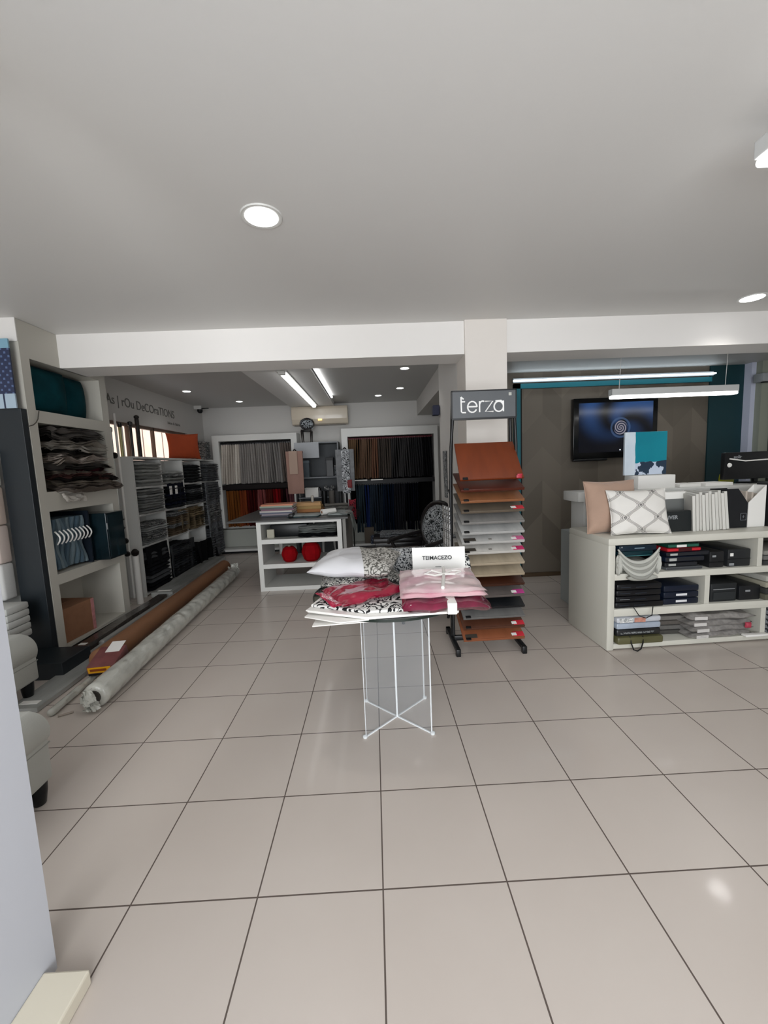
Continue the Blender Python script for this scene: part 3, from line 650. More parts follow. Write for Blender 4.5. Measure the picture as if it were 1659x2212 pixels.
# ================================================================== BACK ROOM
YF = 7.62
def F(px, py, y=YF): return P(px, py, y=y)
M_inner = mat('frame_inner_black', '#060607', .8, spec=.1)
def frame(px0, px1, pyt, pxi0, pxi1, pyi, pyb, name, label, dark):
    x0, x1 = F(px0, pyt).x, F(px1, pyt).x; i0, i1 = F(pxi0, pyi).x, F(pxi1, pyi).x
    zt = F((px0+px1)/2, pyt).z; zi = F((px0+px1)/2, pyi).z; zb = F(pxi0, pyb).z
    t = thing(name, label, 'display frame', (0, YF, 0)); D = YW-YF-.01
    MB().box(x0, x1, 0, D, zi, zt).build('top_panel', M_white, t, 0)
    MB().box(x0, i0, 0, D, zb, zi).build('side_panel', M_white, t, 0)
    MB().box(i1, x1, 0, D, zb, zi).build('side_panel', M_white, t, 0)
    MB().box(i0, i1, D-.02, D, zb, zi).build('back_panel', M_inner if dark else mat('frame_inner_grey', '#4a4846', .7), t, 0)
    return t, i0, i1, zt, zi, zb
fl = frame(456, 640, 938, 471, 628, 951, 1142, 'fabric_showcase', 'white frame on the back wall holding cream and red fabric samples', 0)
fr = frame(736, 945, 922, 750, 937, 940, 1160, 'fabric_showcase', 'white frame on the back wall right of the air conditioner, with dark fabric samples', 1)
def rail(x0, x1, z, label, m=M_black):
    t = thing('hanging_rail', label, 'rail', (x0, YF+.10, z))
    MB().tube([(0, 0, 0), (x1-x0, 0, 0)], .012, 10).build('bar', m, t)
    for xx in (.01, x1-x0-.01): MB().box(xx-.008, xx+.008, -.02, .24, -.02, .02).build('bracket', m, t, 0)
    return t
def samplemesh(w, d, h, seed, flare=.0):
    mb = MB(); n = 8; vs = []; fs = []
    for i in range(n+1):
        v = i/n; off = .006*math.sin(v*4+seed*1.3)+flare*v; ww = w*(1+.15*math.sin(v*3+seed))
        vs += [(off-ww/2, 0, -h*v), (off, -.012, -h*v), (off+ww/2, 0, -h*v), (off+ww/2, d, -h*v), (off-ww/2, d, -h*v)]
    for i in range(n):
        for j in range(5): fs.append([i*5+j, i*5+(j+1) % 5, (i+1)*5+(j+1) % 5, (i+1)*5+j])
    fs += [[0, 1, 2, 3, 4], [n*5+j for j in range(5)][::-1]]
    return mb.add(vs, fs)
def samples(x0, x1, z1, z0, runs, place, clipmat, flare=0):
    "runs: [(count, colour name, hexes)] from left to right"
    tot = sum(r[0] for r in runs); st = (x1-x0)/tot; k = 0; rr = random.Random(int(z1*100))
    for cnt, nm, hexes in runs:
        first = True
        for j in range(cnt):
            hx = hexes[(j*3+cnt) % len(hexes)] if len(hexes) > 1 else hexes[0]
            hh = (z1-z0)*(1-.03*rr.random())
            w_ = st*(.62+.28*rr.random())
            lab = f'{nm} hanging fabric sample, {ordn(j, cnt, "leftmost", "rightmost", "from the left", "from the right")} of its colour, {place}' if cnt > 1 else f'single {nm} hanging fabric sample, {place}'
            t = thing('fabric_sample', lab, 'fabric sample', (x0+(k+.5)*st, YF+.035+.02*rr.random(), z1), R(rr.uniform(-5, 5)), group=f'fabric samples, {place}')
            samplemesh(w_, .16, hh, k, flare*(k/tot-.5)).build('cloth', mat('smp_'+hx[1:], hx, .9, noise_amt=.1, nscale=40, spec=.1), t, 60)
            MB().box(-w_/2-.001, w_/2+.001, -.004, .164, -.006, .018, .002).build('header_clip', clipmat, t, 0)
            k += 1
mcl = mat('clip_grey', '#2c2d30', .4); mcr = mat('clip_red', '#5a1422', .5)
t_, i0, i1, zt, zi, zb = fl
zm1 = F(550, 1046).z; zm0 = F(550, 1056).z
rail(i0, i1, zi-.03, 'black hanging rail at the top of the left display frame')
MB().box(i0, i1, .02, .26, zm0-.0, zm1).build('middle_bar', mat('dark_brown_bar', '#120908', .6, spec=.2), t_, 0)
samples(i0+.02, i1-.02, zi-.06, zm1+.01, [(5, 'ivory', ['#b3aaa0', '#c2b9ae']), (3, 'pale cream', ['#cdc6bb', '#b8b0a6']), (12, 'warm grey', ['#8f8a86', '#a09a95', '#7d7875']), (6, 'mid grey', ['#787472', '#8b8784']), (5, 'grey brown', ['#7a6f68', '#8c8078', '#6b625d'])], 'upper rail, left frame', mcl, .10)
samples(i0+.04, i1-.02, zm0-.02, zb+.01, [(5, 'ochre', ['#7d4a1c', '#8a5424', '#6a3d18']), (3, 'rust brown', ['#5f2a14', '#6d3218']), (4, 'dark red', ['#45100f', '#380c0d']), (3, 'dusty rose', ['#6b3434', '#7a4240']), (3, 'brown red', ['#5a241d', '#4c1c18']), (3, 'bright red', ['#7c0c14', '#650a10']), (2, 'black red', ['#26090b', '#1c0608']), (3, 'mauve pink', ['#6e4348', '#5e383e'])], 'lower rail, left frame', M_inner)
t_, i0, i1, zt, zi, zb = fr
zm1 = F(850, 1034).z; zm0 = F(850, 1042).z
rail(i0, i1-.02, zi-.03, 'dark red hanging rail at the top of the right display frame', mcr)
MB().box(i0, i1, .02, .26, zm0-.01, zm1).build('middle_bar', M_black, t_, 0)
for a, b in ((i0+.03, i0+.33), (i0+.40, i0+.62)): MB().box(a, b, .0, .02, zm1-.015, zm1+.004).build('strip', M_paper, t_, 0)
samples(i0+.01, i1-.06, zi-.05, zm1+.015, [(5, 'camel', ['#7c6249', '#8b6f54', '#6a543f']), (6, 'brown', ['#6f5848', '#5c4a3e', '#7d6552']), (3, 'reddish brown', ['#7b5a48', '#6b4c3d']), (6, 'taupe', ['#4c4540', '#5a524c', '#6a615a']), (9, 'charcoal', ['#3b3a3b', '#4b4a4b', '#2c2c2e']), (6, 'dark grey', ['#2a2a2c', '#38383a', '#1f1f21']), (4, 'black', ['#101012', '#18181a'])], 'upper rail, right frame', mcr, .08)
samples(i0+.10, i1-.30, zm0-.03, zb+.06, [(4, 'slate blue', ['#2c383f', '#37454d']), (2, 'royal blue', ['#1a2a55', '#22305c']), (6, 'steel blue', ['#252f3a', '#2c3a44', '#1c262f']), (5, 'midnight blue', ['#0e1826', '#131f30']), (5, 'graphite', ['#2c2d33', '#35363c', '#202126']), (6, 'black blue', ['#080b14', '#0c0f1a'])], 'lower rail, right frame', M_black)
# white ledge and grey green dado below the frames
struct('trim_dado', MB().box(XL, 1.5, YW-.16, YW-.001, .09, F(550, 1142, YW-.16).z), mat('dado', '#a8aaa2', .6))
struct('baseboard_back', MB().box(XL, 1.5, YW-.42, YW-.001, .045, .085), M_white)
struct('trim_toe', MB().box(XL, 1.5, YW-.36, YW-.001, 0, .045), M_dark)
# folded dark printed pieces on the ledge under the right frame
for k in range(5):
    p = F(815+k*14, 1158)
    solo('folded_fabric', folded(.26, .2, .16+.03*(k % 2), k, 3, .02), mbw[2] if k % 2 else printed('print_navy', '#0b101c', '#7e879a', 28, .5), f'dark printed folded cloth under the right frame, {ordn(k, 5, "leftmost", "rightmost", "from the left", "from the right")}', 'fabric', (p.x, 7.6, .086), (0, 0, R(3*k)), 'dark printed cloths under the right frame', 50)
solo('paper_bag', MB().box(-.09, .09, -.06, .06, 0, .3, .01), mat('grey_brown_bag', '#5b5248', .8), 'grey brown paper bag standing on the ledge left of the printed cloths', 'bag', (F(798, 1150).x, 7.64, .086))
# air conditioner
a = P(629, 880, y=7.8); b = P(752, 915, y=7.8)
t = thing('air_conditioner', 'cream wall-mounted split air conditioner under the back ceiling', 'air conditioner', ((a.x+b.x)/2, 7.9, b.z)); wa = b.x-a.x; ha = a.z-b.z
mac = mat('cream_plastic', '#cfc4b2', .3, coat=.3)
poly = [(-.1, .0), (-.1, ha), (.13, ha), (.15, ha*.85), (.14, ha*.3), (.10, .02), (.06, 0)]
MB().prism([(-q, z_) for q, z_ in poly], -wa/2, wa/2, M=Matrix(((0, 0, 1, 0), (1, 0, 0, 0), (0, 1, 0, 0), (0, 0, 0, 1))), b=.008).build('casing', mac, t, 30)
MB().box(-wa*.46, wa*.46, -.10, -.03, -.012, .004, .003).build('louvre', mat('ac_louvre', '#6c665c', .4), t, 0)
MB().box(-.03, .04, -.148, -.143, ha*.22, ha*.3).build('display', mat('ac_light', '#ffd27a', .4, emit=1.2), t, 0)
# miniature black chair on a stool
def mini_chair(p, s):
    t = thing('chair_model', 'small black oval-back chair model on the shelving below the air conditioner', 'chair model', p)
    mb = MB(); n = 20
    mb.tube([(s*.26*math.cos(a_*2*PI/n), 0, s*(.74+.2*math.sin(a_*2*PI/n))) for a_ in range(n+1)], s*.03, 8).build('back_frame', mbk, t)
    MB().puff(s*.46, s*.36, s*.04, p=2.4, n=10, M=Tm(0, 0, s*.72, rx=R(90))).build('back_pad', printed('print_dark', '#15181c', '#8f9599', 14, .5), t)
    MB().box(-s*.2, s*.2, -s*.4, s*.02, s*.42, s*.49, s*.03).build('seat', mbk, t)
    for sx in (-1, 1):
        MB().tube([(sx*s*.13, 0, s*.46), (sx*s*.12, 0, s*.56)], s*.02, 8).build('post', mbk, t)
        for yy in (-s*.36, 0): MB().tube([(sx*s*.16, yy, 0), (sx*s*.18, yy, s*.44)], [s*.015, s*.03], 8).build('leg', mbk, t)
    return t
a = F(664, 934, 7.4); top = F(664, 903, 7.4)

# centre wall shelving between the frames
cx0, cx1 = F(642, 1000, 7.7).x, F(734, 1000, 7.7).x
t = thing('shelving_unit', 'narrow grey open shelving against the back wall between the two frames', 'shelving', (0, 7.5, 0))
zs_ = [F(690, q, 7.55).z for q in (955, 1030, 1073, 1120)]
msh = mat('shelf_grey', '#73767a', .5)
MB().box(cx0, cx0+.02, 0, .45, 0, zs_[0]).build('side_panel', msh, t, 0)
MB().box(cx1-.02, cx1, 0, .45, 0, zs_[0]).build('side_panel', msh, t, 0)
MB().box(cx0, cx1, .43, .45, 0.5, zs_[0]).build('back_panel', mat('shelf_back', '#4a4d50', .6), t, 0)
for q in zs_: MB().box(cx0+.02, cx1-.02, 0, .43, q-.022, q).build('shelf', msh, t, 0)
MB().box(cx0, cx1-.35, -.004, .0, zs_[0]-.28, zs_[0]+.0).build('front_board', mat('board_grey', '#a3a6aa', .5), t, 0)
top = F(664, 903, 7.42)
mini_chair((F(664, 955, 7.62).x, 7.70, zs_[0]+.001), (F(664, 903, 7.70).z-zs_[0])/.96)
def onshelf(name, label, cat, px, py, w_, h_, m, d_=.2, y=7.6, zz=None, extra=None):
    p = F(px, py, y); z0 = zz if zz is not None else p.z
    t = thing(name, label, cat, (p.x, y, z0)); MB().box(-w_/2, w_/2, -d_/2, d_/2, 0, h_, .006).build('body', m, t, 0)
    if extra: extra(t, w_, h_, d_)
    return t
def lidp(m): return lambda t, w_, h_, d_: MB().box(-w_/2-.004, w_/2+.004, -d_/2-.004, d_/2+.004, h_*.86, h_+.004, .003).build('lid', m, t, 0)
onshelf('box', 'blue-grey box with glass-like sheen on the top shelf between the frames', 'box', 657, 1020, .22, .30, mat('blue_grey', '#4b555c', .3, noise_amt=.3), y=7.6, zz=zs_[1], extra=lidp(mat('bluegrey_lid', '#5d686f', .3)))
onshelf('box', 'black upright box on the top shelf beside the right frame', 'box', 713, 1000, .13, .34, M_dark, y=7.58, zz=zs_[1], extra=lidp(M_black))
onshelf('box', 'white box with pale print in the middle shelf between the frames', 'box', 675, 1060, .24, .17, M_paper, y=7.6, zz=zs_[2], extra=lidp(M_white))
onshelf('figurine', 'small black cat-like ornament right of the white box', 'ornament', 690, 1060, .06, .12, mbk, d_=.06, y=7.56, zz=zs_[2], extra=lambda t, w_, h_, d_: MB().lathe([(.002, h_-.01), (.03, h_), (.03, h_+.04), (.002, h_+.06)], n=12).build('head', mbk, t))
tt = onshelf('flower_arrangement', 'black pot with black and white artificial flowers on the middle shelf', 'ornament', 712, 1058, .14, .09, M_dark, d_=.12, y=7.56, zz=zs_[2])
mb = MB()
for k in range(9): mb.puff(.07, .05, .03, p=2.2, n=6, M=Tm(.07*math.sin(k*2.4), .04*math.cos(k*1.7), .12+.02*(k % 4), rx=k, rz=k*2))
mb.build('flowers', mbw[0], tt)
onshelf('box', 'white drawer box with grey print on the lower shelf between the frames', 'box', 683, 1085, .33, .12, mat('pale_drawer', '#b4b5b8', .4), y=7.5, zz=zs_[3]+.09, extra=lidp(M_paper))
onshelf('box', 'dark grey box under the pale drawer box', 'box', 683, 1100, .35, .085, M_dark, y=7.5, zz=zs_[3], extra=lidp(M_black))
onshelf('box', 'dark printed tin in the far right of the upper shelf', 'box', 727, 1000, .09, .20, mbw[2], d_=.1, y=7.6, zz=zs_[1], extra=lidp(M_dark))
for k, (px, nm, m) in enumerate(((700, 'dark grey', M_dark), (716, 'taupe', mat('taupe_roll', '#5d5954', .7)), (728, 'charcoal', mat('char_roll', '#37383a', .7)))):
    p = F(px, 1100, 7.45)
    solo('fabric_roll', MB().tube([(0, 0, 0), (0, 0, .50)], .05, 14), m, f'{nm} fabric roll standing beside the shelf boxes, {ordn(k, 3, "leftmost", "rightmost", "from the left", "from the right")}', 'roll', (p.x+.03, 7.36, .62), group='standing fabric rolls')
solo('low_cabinet', MB().box(cx0, cx1, 0, .36, 0, .62, .004), M_dark, 'low black cabinet in front of the shelving between the frames', 'cabinet', (0, 7.13, 0), ang=0)
# hanging towels on a stand (pink taupe) and printed drape stand
def hangstand(px0, px1, py0, py1, y, label, m, m2, small=None):
    a = P(px0, py0, y=y); b = P(px1, py1, y=y); xm = (a.x+b.x)/2; wd = b.x-a.x
    t = thing('textile_stand', label, 'display stand', (xm, y, 0))
    MB().tube([(0, .05, 0), (0, .05, a.z+.02)], .018, 10).build('pole', M_black, t)
    MB().box(-.2, .2, -.14, .2, 0, .02, .004).build('base', M_black, t, 0)
    MB().tube([(-wd/2, .03, a.z), (wd/2, .03, a.z)], .02, 10).build('bar', mat('walnut_bar', '#4a3630', .5), t)
    MB().lathe([(.02, 0), (.03, .01), (.03, .03), (.004, .05)], c=(0, .05, a.z+.01), n=12).build('finial', mbk, t)
    mb = MB(); n = 12; vs = []; fs = []
    for i in range(n+1):
        for j in range(9):
            u_ = i/n-.5; v_ = j/8
            vs.append((u_*wd*(1-.03*v_), -.025+.012*math.sin(u_*9)*(v_*.8+.2), a.z+.018-(a.z-b.z)*v_))
    nv = len(vs); vs += [(x_, y_+.035, z_) for x_, y_, z_ in vs]
    I = lambda i, j, s=0: i*9+j+s*nv
    for i in range(n):
        for j in range(8): fs += [[I(i, j), I(i+1, j), I(i+1, j+1), I(i, j+1)], [I(i, j, 1), I(i, j+1, 1), I(i+1, j+1, 1), I(i+1, j, 1)]]
        fs += [[I(i, 0), I(i, 0, 1), I(i+1, 0, 1), I(i+1, 0)], [I(i, 8), I(i+1, 8), I(i+1, 8, 1), I(i, 8, 1)]]
    for j in range(8): fs += [[I(0, j), I(0, j+1), I(0, j+1, 1), I(0, j, 1)], [I(n, j), I(n, j, 1), I(n, j+1, 1), I(n, j+1)]]
    mb.add(vs, fs).build('towel', m, t, 80)
    if small:
        sx0, sx1, sz = small
        MB().box(sx0*wd, sx1*wd, -.055, -.042, a.z-sz, a.z+.02, .004).build('small_towel', m2, t, 0)
    return t
mtp = mat('pink_taupe', '#98776b', .85, bump=.2, bscale=200, noise_amt=.08)
hangstand(617, 659, 978, 1068, 6.9, 'stand with pinkish taupe towel and smaller folded towel in front', mtp, mat('pale_taupe', '#a68f80', .85), (-.3, .2, .36))
hangstand(724, 768, 974, 1062, 7.0, 'stand with grey and silver printed drape beside the right frame', mat('grey_silver', '#7d7f81', .6, noise_amt=.3, nscale=14), printed('print_silver', '#26282b', '#c6c9cc', 24, .5), (-.18, .25, .72))
p = P(758, 1045, y=6.95)
solo('red_pouch', MB().puff(.08, .14, .05, p=3, M=Tm(rx=R(90))), mat('muted_red', '#7e3033', .7), 'small muted red pouch hanging on the printed drape stand', 'bag', (p.x-.02, 6.955, p.z))
p = P(762, 1100, y=6.6)
t = thing('textile_stand', 'dark red and black printed bundle on a thin stand beside the rear table end', 'display stand', (p.x, 6.6, 0))
MB().puff(.12, .34, .06, p=2.4, pinch=.1, M=Tm(0, 0, p.z, rx=R(90))).build('bundle', printed('print_red', '#101214', '#8b2230', 12, .7), t)
MB().tube([(0, .03, 0), (0, .03, p.z)], .01, 8).build('pole', M_black, t)
MB().lathe([(.1, 0), (.1, .012), (.01, .016)], n=20).build('base', M_black, t)
for k in range(6):
    p = P(722+k*9, 1085+8*(k % 2), y=7.05)
    solo('folded_fabric', MB().puff(.14, .14, .16, p=2.5, wave=.02, seed=k), (mbw[2], G('#3c3e40'), G('#2a2b2d'))[k % 3], f'dark rolled cloth bundle below the printed drape, {ordn(k, 6, "leftmost", "rightmost", "from the left", "from the right")}', 'fabric', (p.x, 7.2, .71+.0*k), (0, k, 0), 'dark cloth bundles on the low cabinet')
# printed drape on the wall right of the frame
a = P(957, 985, y=5.9); b = P(966, 1100, y=5.9)
pq = P(957, 975, x=xc0-.012)
solo('draped_textile', samplemesh(.02, .14, .55, 3), mbw[1], 'narrow grey printed drape hanging on the wall edge right of the right frame', 'textile', (xc0-.012, pq.y-.2, pq.z), ang=60)

# ---- rear cutting table with open white shelves
YT = 5.08
a = P(553, 1130, y=YT); b = P(738, 1116, y=YT); zt_ = .885
x0, x1 = -1.49, -.43; dp = .62
t = thing('display_table', 'white open-fronted table with dark top, the rear table holding red balls', 'table', (0, YT, 0))
Wt = .055
for xx in (x0, x1-Wt):
    MB().box(xx, xx+Wt, 0, dp, 0, zt_).build('side_panel', M_white, t, 0)
for z0, z1 in ((0, .05), (.29, .345), (.605, .66), (zt_-.03, zt_)): MB().box(x0+Wt, x1-Wt, 0, dp, z0, z1).build('shelf', M_white, t, 0)
MB().box(x0-.36, x1+.09, -.02, 1.45, zt_, zt_+.022, .004).build('tabletop', mat('dark_laminate', '#4a4a49', .35, noise_amt=.15), t, 0)
MB().box(x1+.01, x1+.05, .05, 1.4, 0, zt_).build('end_panel', mat('grey_panel', '#8d8b87', .6), t, 0)
for xx in (x0-.3, x0-.3): pass
MB().tube([(x0-.30, 1.35, 0), (x0-.30, 1.35, zt_)], .022, 10).build('leg', M_white, t)
MB().tube([(x0-.02, 1.35, 0), (x0-.02, 1.35, zt_)], .022, 10).build('leg', M_white, t)
# red faceted balls
for px, py, r, lab in ((626, 1201, .105, 'smaller red velvet ball on the middle shelf, the left one'), (673, 1196, .128, 'larger red velvet ball on the middle shelf, the right one')):
    p = P(px, py, y=YT+.13)
    t = thing('velvet_ball', lab, 'ornament', (p.x, YT+.13, .345), group='red balls in the rear table')
    MB().lathe([(r*.55, 0), (r*.8, r*.25), (r*.99, r*.85), (r*.99, r*1.05), (r*.8, r*1.6), (r*.5, r*1.86), (.01, r*1.9)], n=12).build('body', mat('red_velvet', '#85060f', .85, spec=.1, noise_amt=.15, nscale=12), t, 22)
    MB().lathe([(.02, r*1.88), (.014, r*1.97), (.004, r*1.99)], n=10).build('button', mat('tan_button', '#9d8d78', .5), t)
# stuff in the top compartment
solo('black_case', MB().box(-.24, .24, 0, .3, 0, .17, .02), M_dark, 'large black case at the left of the rear table upper compartment', 'case', (-1.12, YT+.16, .661))
solo('black_case', MB().box(-.3, .3, 0, .28, 0, .1, .02), G('#101113'), 'flat black case at the right of the rear table upper compartment', 'case', (-.80+.02, YT+.14, .661)) if False else None
for k in range(3):
    solo('folded_fabric', folded(.5, .3, .045, k, 2, .02), [G('#15171a'), G('#6f7472'), G('#8c908e')][k], f'{["black", "grey", "light grey"][k]} folded sheet at the right of the rear table upper compartment, {ordn(k, 3)}', 'fabric', (-.74, YT+.2, .661+k*.047), (0, 0, R(k*3-3)), 'folded sheets in the rear table')
solo('cream_box', MB().box(-.045, .045, 0, .12, 0, .11, .004), mat('cream_box', '#a8a494', .6), 'small cream box at the left end of the rear table upper compartment', 'box', (-1.37+.02, YT+.12, .661), ang=0)
# things on the rear table
zt2 = zt_+.0225
def tp(px, py): return P(px, py, z=zt2)
mags = [('#3d3f4a', 'dark grey'), ('#8a7f86', 'mauve'), ('#54586a', 'slate'), ('#b9b3ad', 'cream'), ('#6f4a5a', 'plum'), ('#4c4e50', 'charcoal'), ('#8d9a8a', 'sage'), ('#c07a5c', 'orange')]
zz = zt2
for k, (c_, nm) in enumerate(mags):
    t = thing('swatch_book', f'{nm} swatch book, {ordn(k, 8)} of the pile on the rear table', 'book', (-1.30+.01*math.sin(k*2), 5.55+.01*math.cos(k), zz), R(3*math.sin(k*1.7)), 'swatch books on the rear table')
    MB().box(-.209, .209, -.139, .139, .002, .017).build('pages', M_paper, t, 0)
    MB().box(-.215, .215, -.145, .145, .017, .020, .001).box(-.215, .215, -.145, .145, 0, .002).box(-.215, .215, -.146, -.140, 0, .020).build('cover', mat('bk_'+c_[1:], c_, .5), t, 0)
    zz += .0205
for k, (c_, nm) in enumerate((('#b07848', 'tan wooden'), ('#a7864f', 'ochre'), ('#b98f5c', 'light tan'))):
    t = thing('sample_box', f'{nm} sample box, {ordn(k, 3)} of the brown pile on the rear table', 'box', (-.95, 5.95, zt2+k*.045), R(4*k-4), 'brown sample boxes on the rear table')
    MB().box(-.2+.01*k, .2-.015*k, -.13, .13, 0, .034, .003).build('tray', mat('smp_'+c_[1:], c_, .6), t, 0)
    MB().box(-.195+.01*k, .195-.015*k, -.135, .135, .034, .044, .002).build('lid', mat('smpl_'+c_[1:], c_, .5), t, 0)
solo('spool', MB().lathe([(.02, 0), (.02, .09), (.008, .1)], n=12), mat('spool', '#a29d94', .5), 'small upright spool on the brown sample boxes', 'spool', (-.90, 5.93, zt2+.135))
t = thing('magazine', 'open pale magazine lying at the middle of the rear table', 'magazine', (-.92, 5.36, zt2), R(-4))
MB().puff(.2, .3, .03, p=6, n=10, M=Tm(-.1, 0, .014)).puff(.2, .3, .03, p=6, n=10, M=Tm(.1, 0, .014)).build('pages', mat('mag_paper', '#9aa3a2', .4), t)
MB().box(-.205, .205, -.155, .155, 0, .003).build('cover', M_teal, t, 0)
t = thing('paper_roll', 'white paper roll lying at an angle on the rear table', 'roll', (-.62, 5.42, zt2+.04), R(35))
MB().tube([(-.1, 0, 0), (.1, 0, 0)], .04, 14).build('roll', M_paper, t); MB().tube([(-.102, 0, 0), (.102, 0, 0)], .018, 10).build('core', M_carton, t)
t = thing('plastic_sheet', 'clear plastic sheet draped over the right end of the rear table', 'sheet', (0, 0, 0))
mb = MB(); n = 10; vs = []; fs = []
pr_ = [(-.62, zt2+.03), (-.5, zt2+.035), (-.42, zt2+.03), (-.355, zt2+.03), (-.315, zt2+.012), (-.30, zt2-.05), (-.285, zt2-.14), (-.275, zt2-.22)]
for i, (x_, z_) in enumerate(pr_):
    for j in range(n+1):
        tq = j/n; vs.append((x_+.01*math.sin(j*2+i), 5.2+.45*tq, z_+.008*math.sin(j*1.7+i*2)))
nv = len(vs); vs += [(a_[0]-.002, a_[1], a_[2]-.003) for a_ in vs]; I = lambda i, j, s=0: i*(n+1)+j+s*nv
for i in range(len(pr_)-1):
    for j in range(n): fs += [[I(i, j), I(i+1, j), I(i+1, j+1), I(i, j+1)], [I(i, j, 1), I(i, j+1, 1), I(i+1, j+1, 1), I(i+1, j, 1)]]
mb.add(vs, fs).build('sheet', mat('milky_plastic', '#a9b0ac', .15, bump=.5, bscale=14, coat=.4), t, 80)
MB().box(-.62, -.36, 5.3, 5.5, zt2, zt2+.025, .008).build('folded_part', mat('milky_plastic', '#a9b0ac'), t)
for k in range(3):
    solo('folded_fabric', folded(.34, .28, .03, k, 2, .01), [G('#8d8b86'), G('#a9a7a1'), G('#77756f')][k], f'grey folded cloth on the far right of the rear table, {ordn(k, 3)}', 'fabric', (-.56, 5.95, zt2+k*.031), (0, 0, R(k*4)), 'grey cloths on the rear table')
solo('tape_dispenser', MB().box(-.03, .03, -.05, .05, 0, .05, .01).lathe([(.012, .02), (.03, .02), (.03, .04), (.012, .04)], n=16, M=Tm(0, .02, .03, ry=PI/2)), M_dark, 'black tape dispenser beside the swatch books on the rear table', 'tool', (-1.08, 5.25, zt2))
# white chair behind the table
def dchair(loc, rz, m, label, pad):
    t = thing('dining_chair', label, 'chair', loc, rz)
    MB().box(-.22, .22, -.22, .22, .42, .46, .015).build('seat', pad, t)
    for sx in (-1, 1):
        MB().tube([(sx*.19, -.19, .42), (sx*.19, -.2, .2), (sx*.2, -.2, 0)], [.022, .018, .012], 10).build('leg', m, t)
        MB().tube([(sx*.19, .19, .42), (sx*.19, .22, .2), (sx*.2, .26, 0)], [.022, .018, .012], 10).build('leg', m, t)
        MB().tube([(sx*.19, .2, .44), (sx*.18, .24, .84)], .014, 8).build('back_post', m, t)
    MB().box(-.2, .2, .225, .25, .6, .86, .01).build('backrest', pad, t)
    return t
dchair((-1.45, 6.95, 0), R(12), M_white, 'white dining chair standing behind the rear table, seen through its shelves', M_white)
dchair((-.98, 6.85, 0), R(-20), M_white, 'second white dining chair behind the rear table, nearer the air conditioner', M_paper)

# ---- black armchair with printed oval back
pr_bk = printed('print_scroll', '#1c1e20', '#a9adb0', 16, .55)
t = thing('armchair', 'black carved armchair with printed oval back facing left beside the column', 'chair', (.52, 4.72, 0), R(-52))
n = 28
MB().tube([(.27*math.cos(a_*2*PI/n), .30+.03*math.sin(a_*2*PI/n), .76+.29*math.sin(a_*2*PI/n)) for a_ in range(n+1)], .032, 10).build('back_frame', mbk, t)
MB().lathe([(.002, .05), (.10, .048), (.19, .035), (.245, 0), (.19, -.03), (.002, -.035)], n=32, M=Tm(0, .285, .76, rx=R(84)) @ Matrix.Diagonal((1, 1.12, 1, 1))).build('back_cushion', pr_bk, t)
MB().box(-.29, .29, -.27, .27, .34, .42, .02).build('seat_frame', mbk, t)
MB().puff(.54, .52, .12, p=5, n=14, M=Tm(0, -.01, .43)).build('seat_cushion', pr_bk, t)
for sx in (-1, 1):
    MB().tube([(sx*.24, .28, .56), (sx*.24, .28, .38)], .02, 8).build('back_post', mbk, t)
    MB().tube([(sx*.27, .28, .68), (sx*.30, .1, .66), (sx*.31, -.1, .64), (sx*.31, -.22, .63), (sx*.3, -.25, .60)], [.02, .022, .025, .028, .02], 10).build('arm', mbk, t)
    MB().tube([(sx*.30, -.2, .62), (sx*.28, -.14, .5), (sx*.28, -.15, .40)], .02, 10).build('arm_post', mbk, t)
    MB().tube([(sx*.26, -.24, .36), (sx*.27, -.25, .2), (sx*.26, -.25, 0)], [.028, .02, .013], 10).build('leg', mbk, t)
    MB().tube([(sx*.25, .24, .36), (sx*.26, .27, .2), (sx*.26, .31, 0)], [.028, .02, .015], 10).build('leg', mbk, t)
# carved black console table with printed cloth behind it
t = thing('console_table', 'carved black console table with curved legs left of the black armchair', 'table', (.28, 5.55, 0), 0)
MB().box(-.32, .38, -.2, .2, .50, .56, .01).build('tabletop', mbk, t)
for sx in (-.26, .32):
    for sy in (-.15, .15): MB().tube([(sx, sy, .5), (sx+.02, sy, .34), (sx-.02, sy, .12), (sx, sy, 0)], [.03, .026, .018, .022], 10).build('leg', mbk, t)
MB().box(-.3, .36, -.19, .19, .44, .5, .008).build('apron', mbk, t)
solo('folded_fabric', folded(.5, .3, .06, 3, 2, .02), mbw[2], 'black and white printed cloth lying on the carved black console', 'fabric', (.30, 5.55, .561), (0, 0, 0))
# black footstool partly behind the glass table
t = thing('footstool', 'low black footstool with printed top behind the glass table', 'stool', (.42, 3.98, 0), R(12))
MB().box(-.26, .26, -.18, .18, .24, .34, .02).build('base', mbk, t)
MB().puff(.52, .36, .12, p=5, n=14, M=Tm(0, 0, .37)).build('cushion', printed('print_scroll2', '#2a2d30', '#8b8f93', 14, .5), t)
for sx in (-1, 1):
    for sy in (-1, 1): MB().tube([(sx*.22, sy*.14, .25), (sx*.25, sy*.16, .12), (sx*.23, sy*.15, 0)], [.026, .02, .014], 10).build('leg', mbk, t)

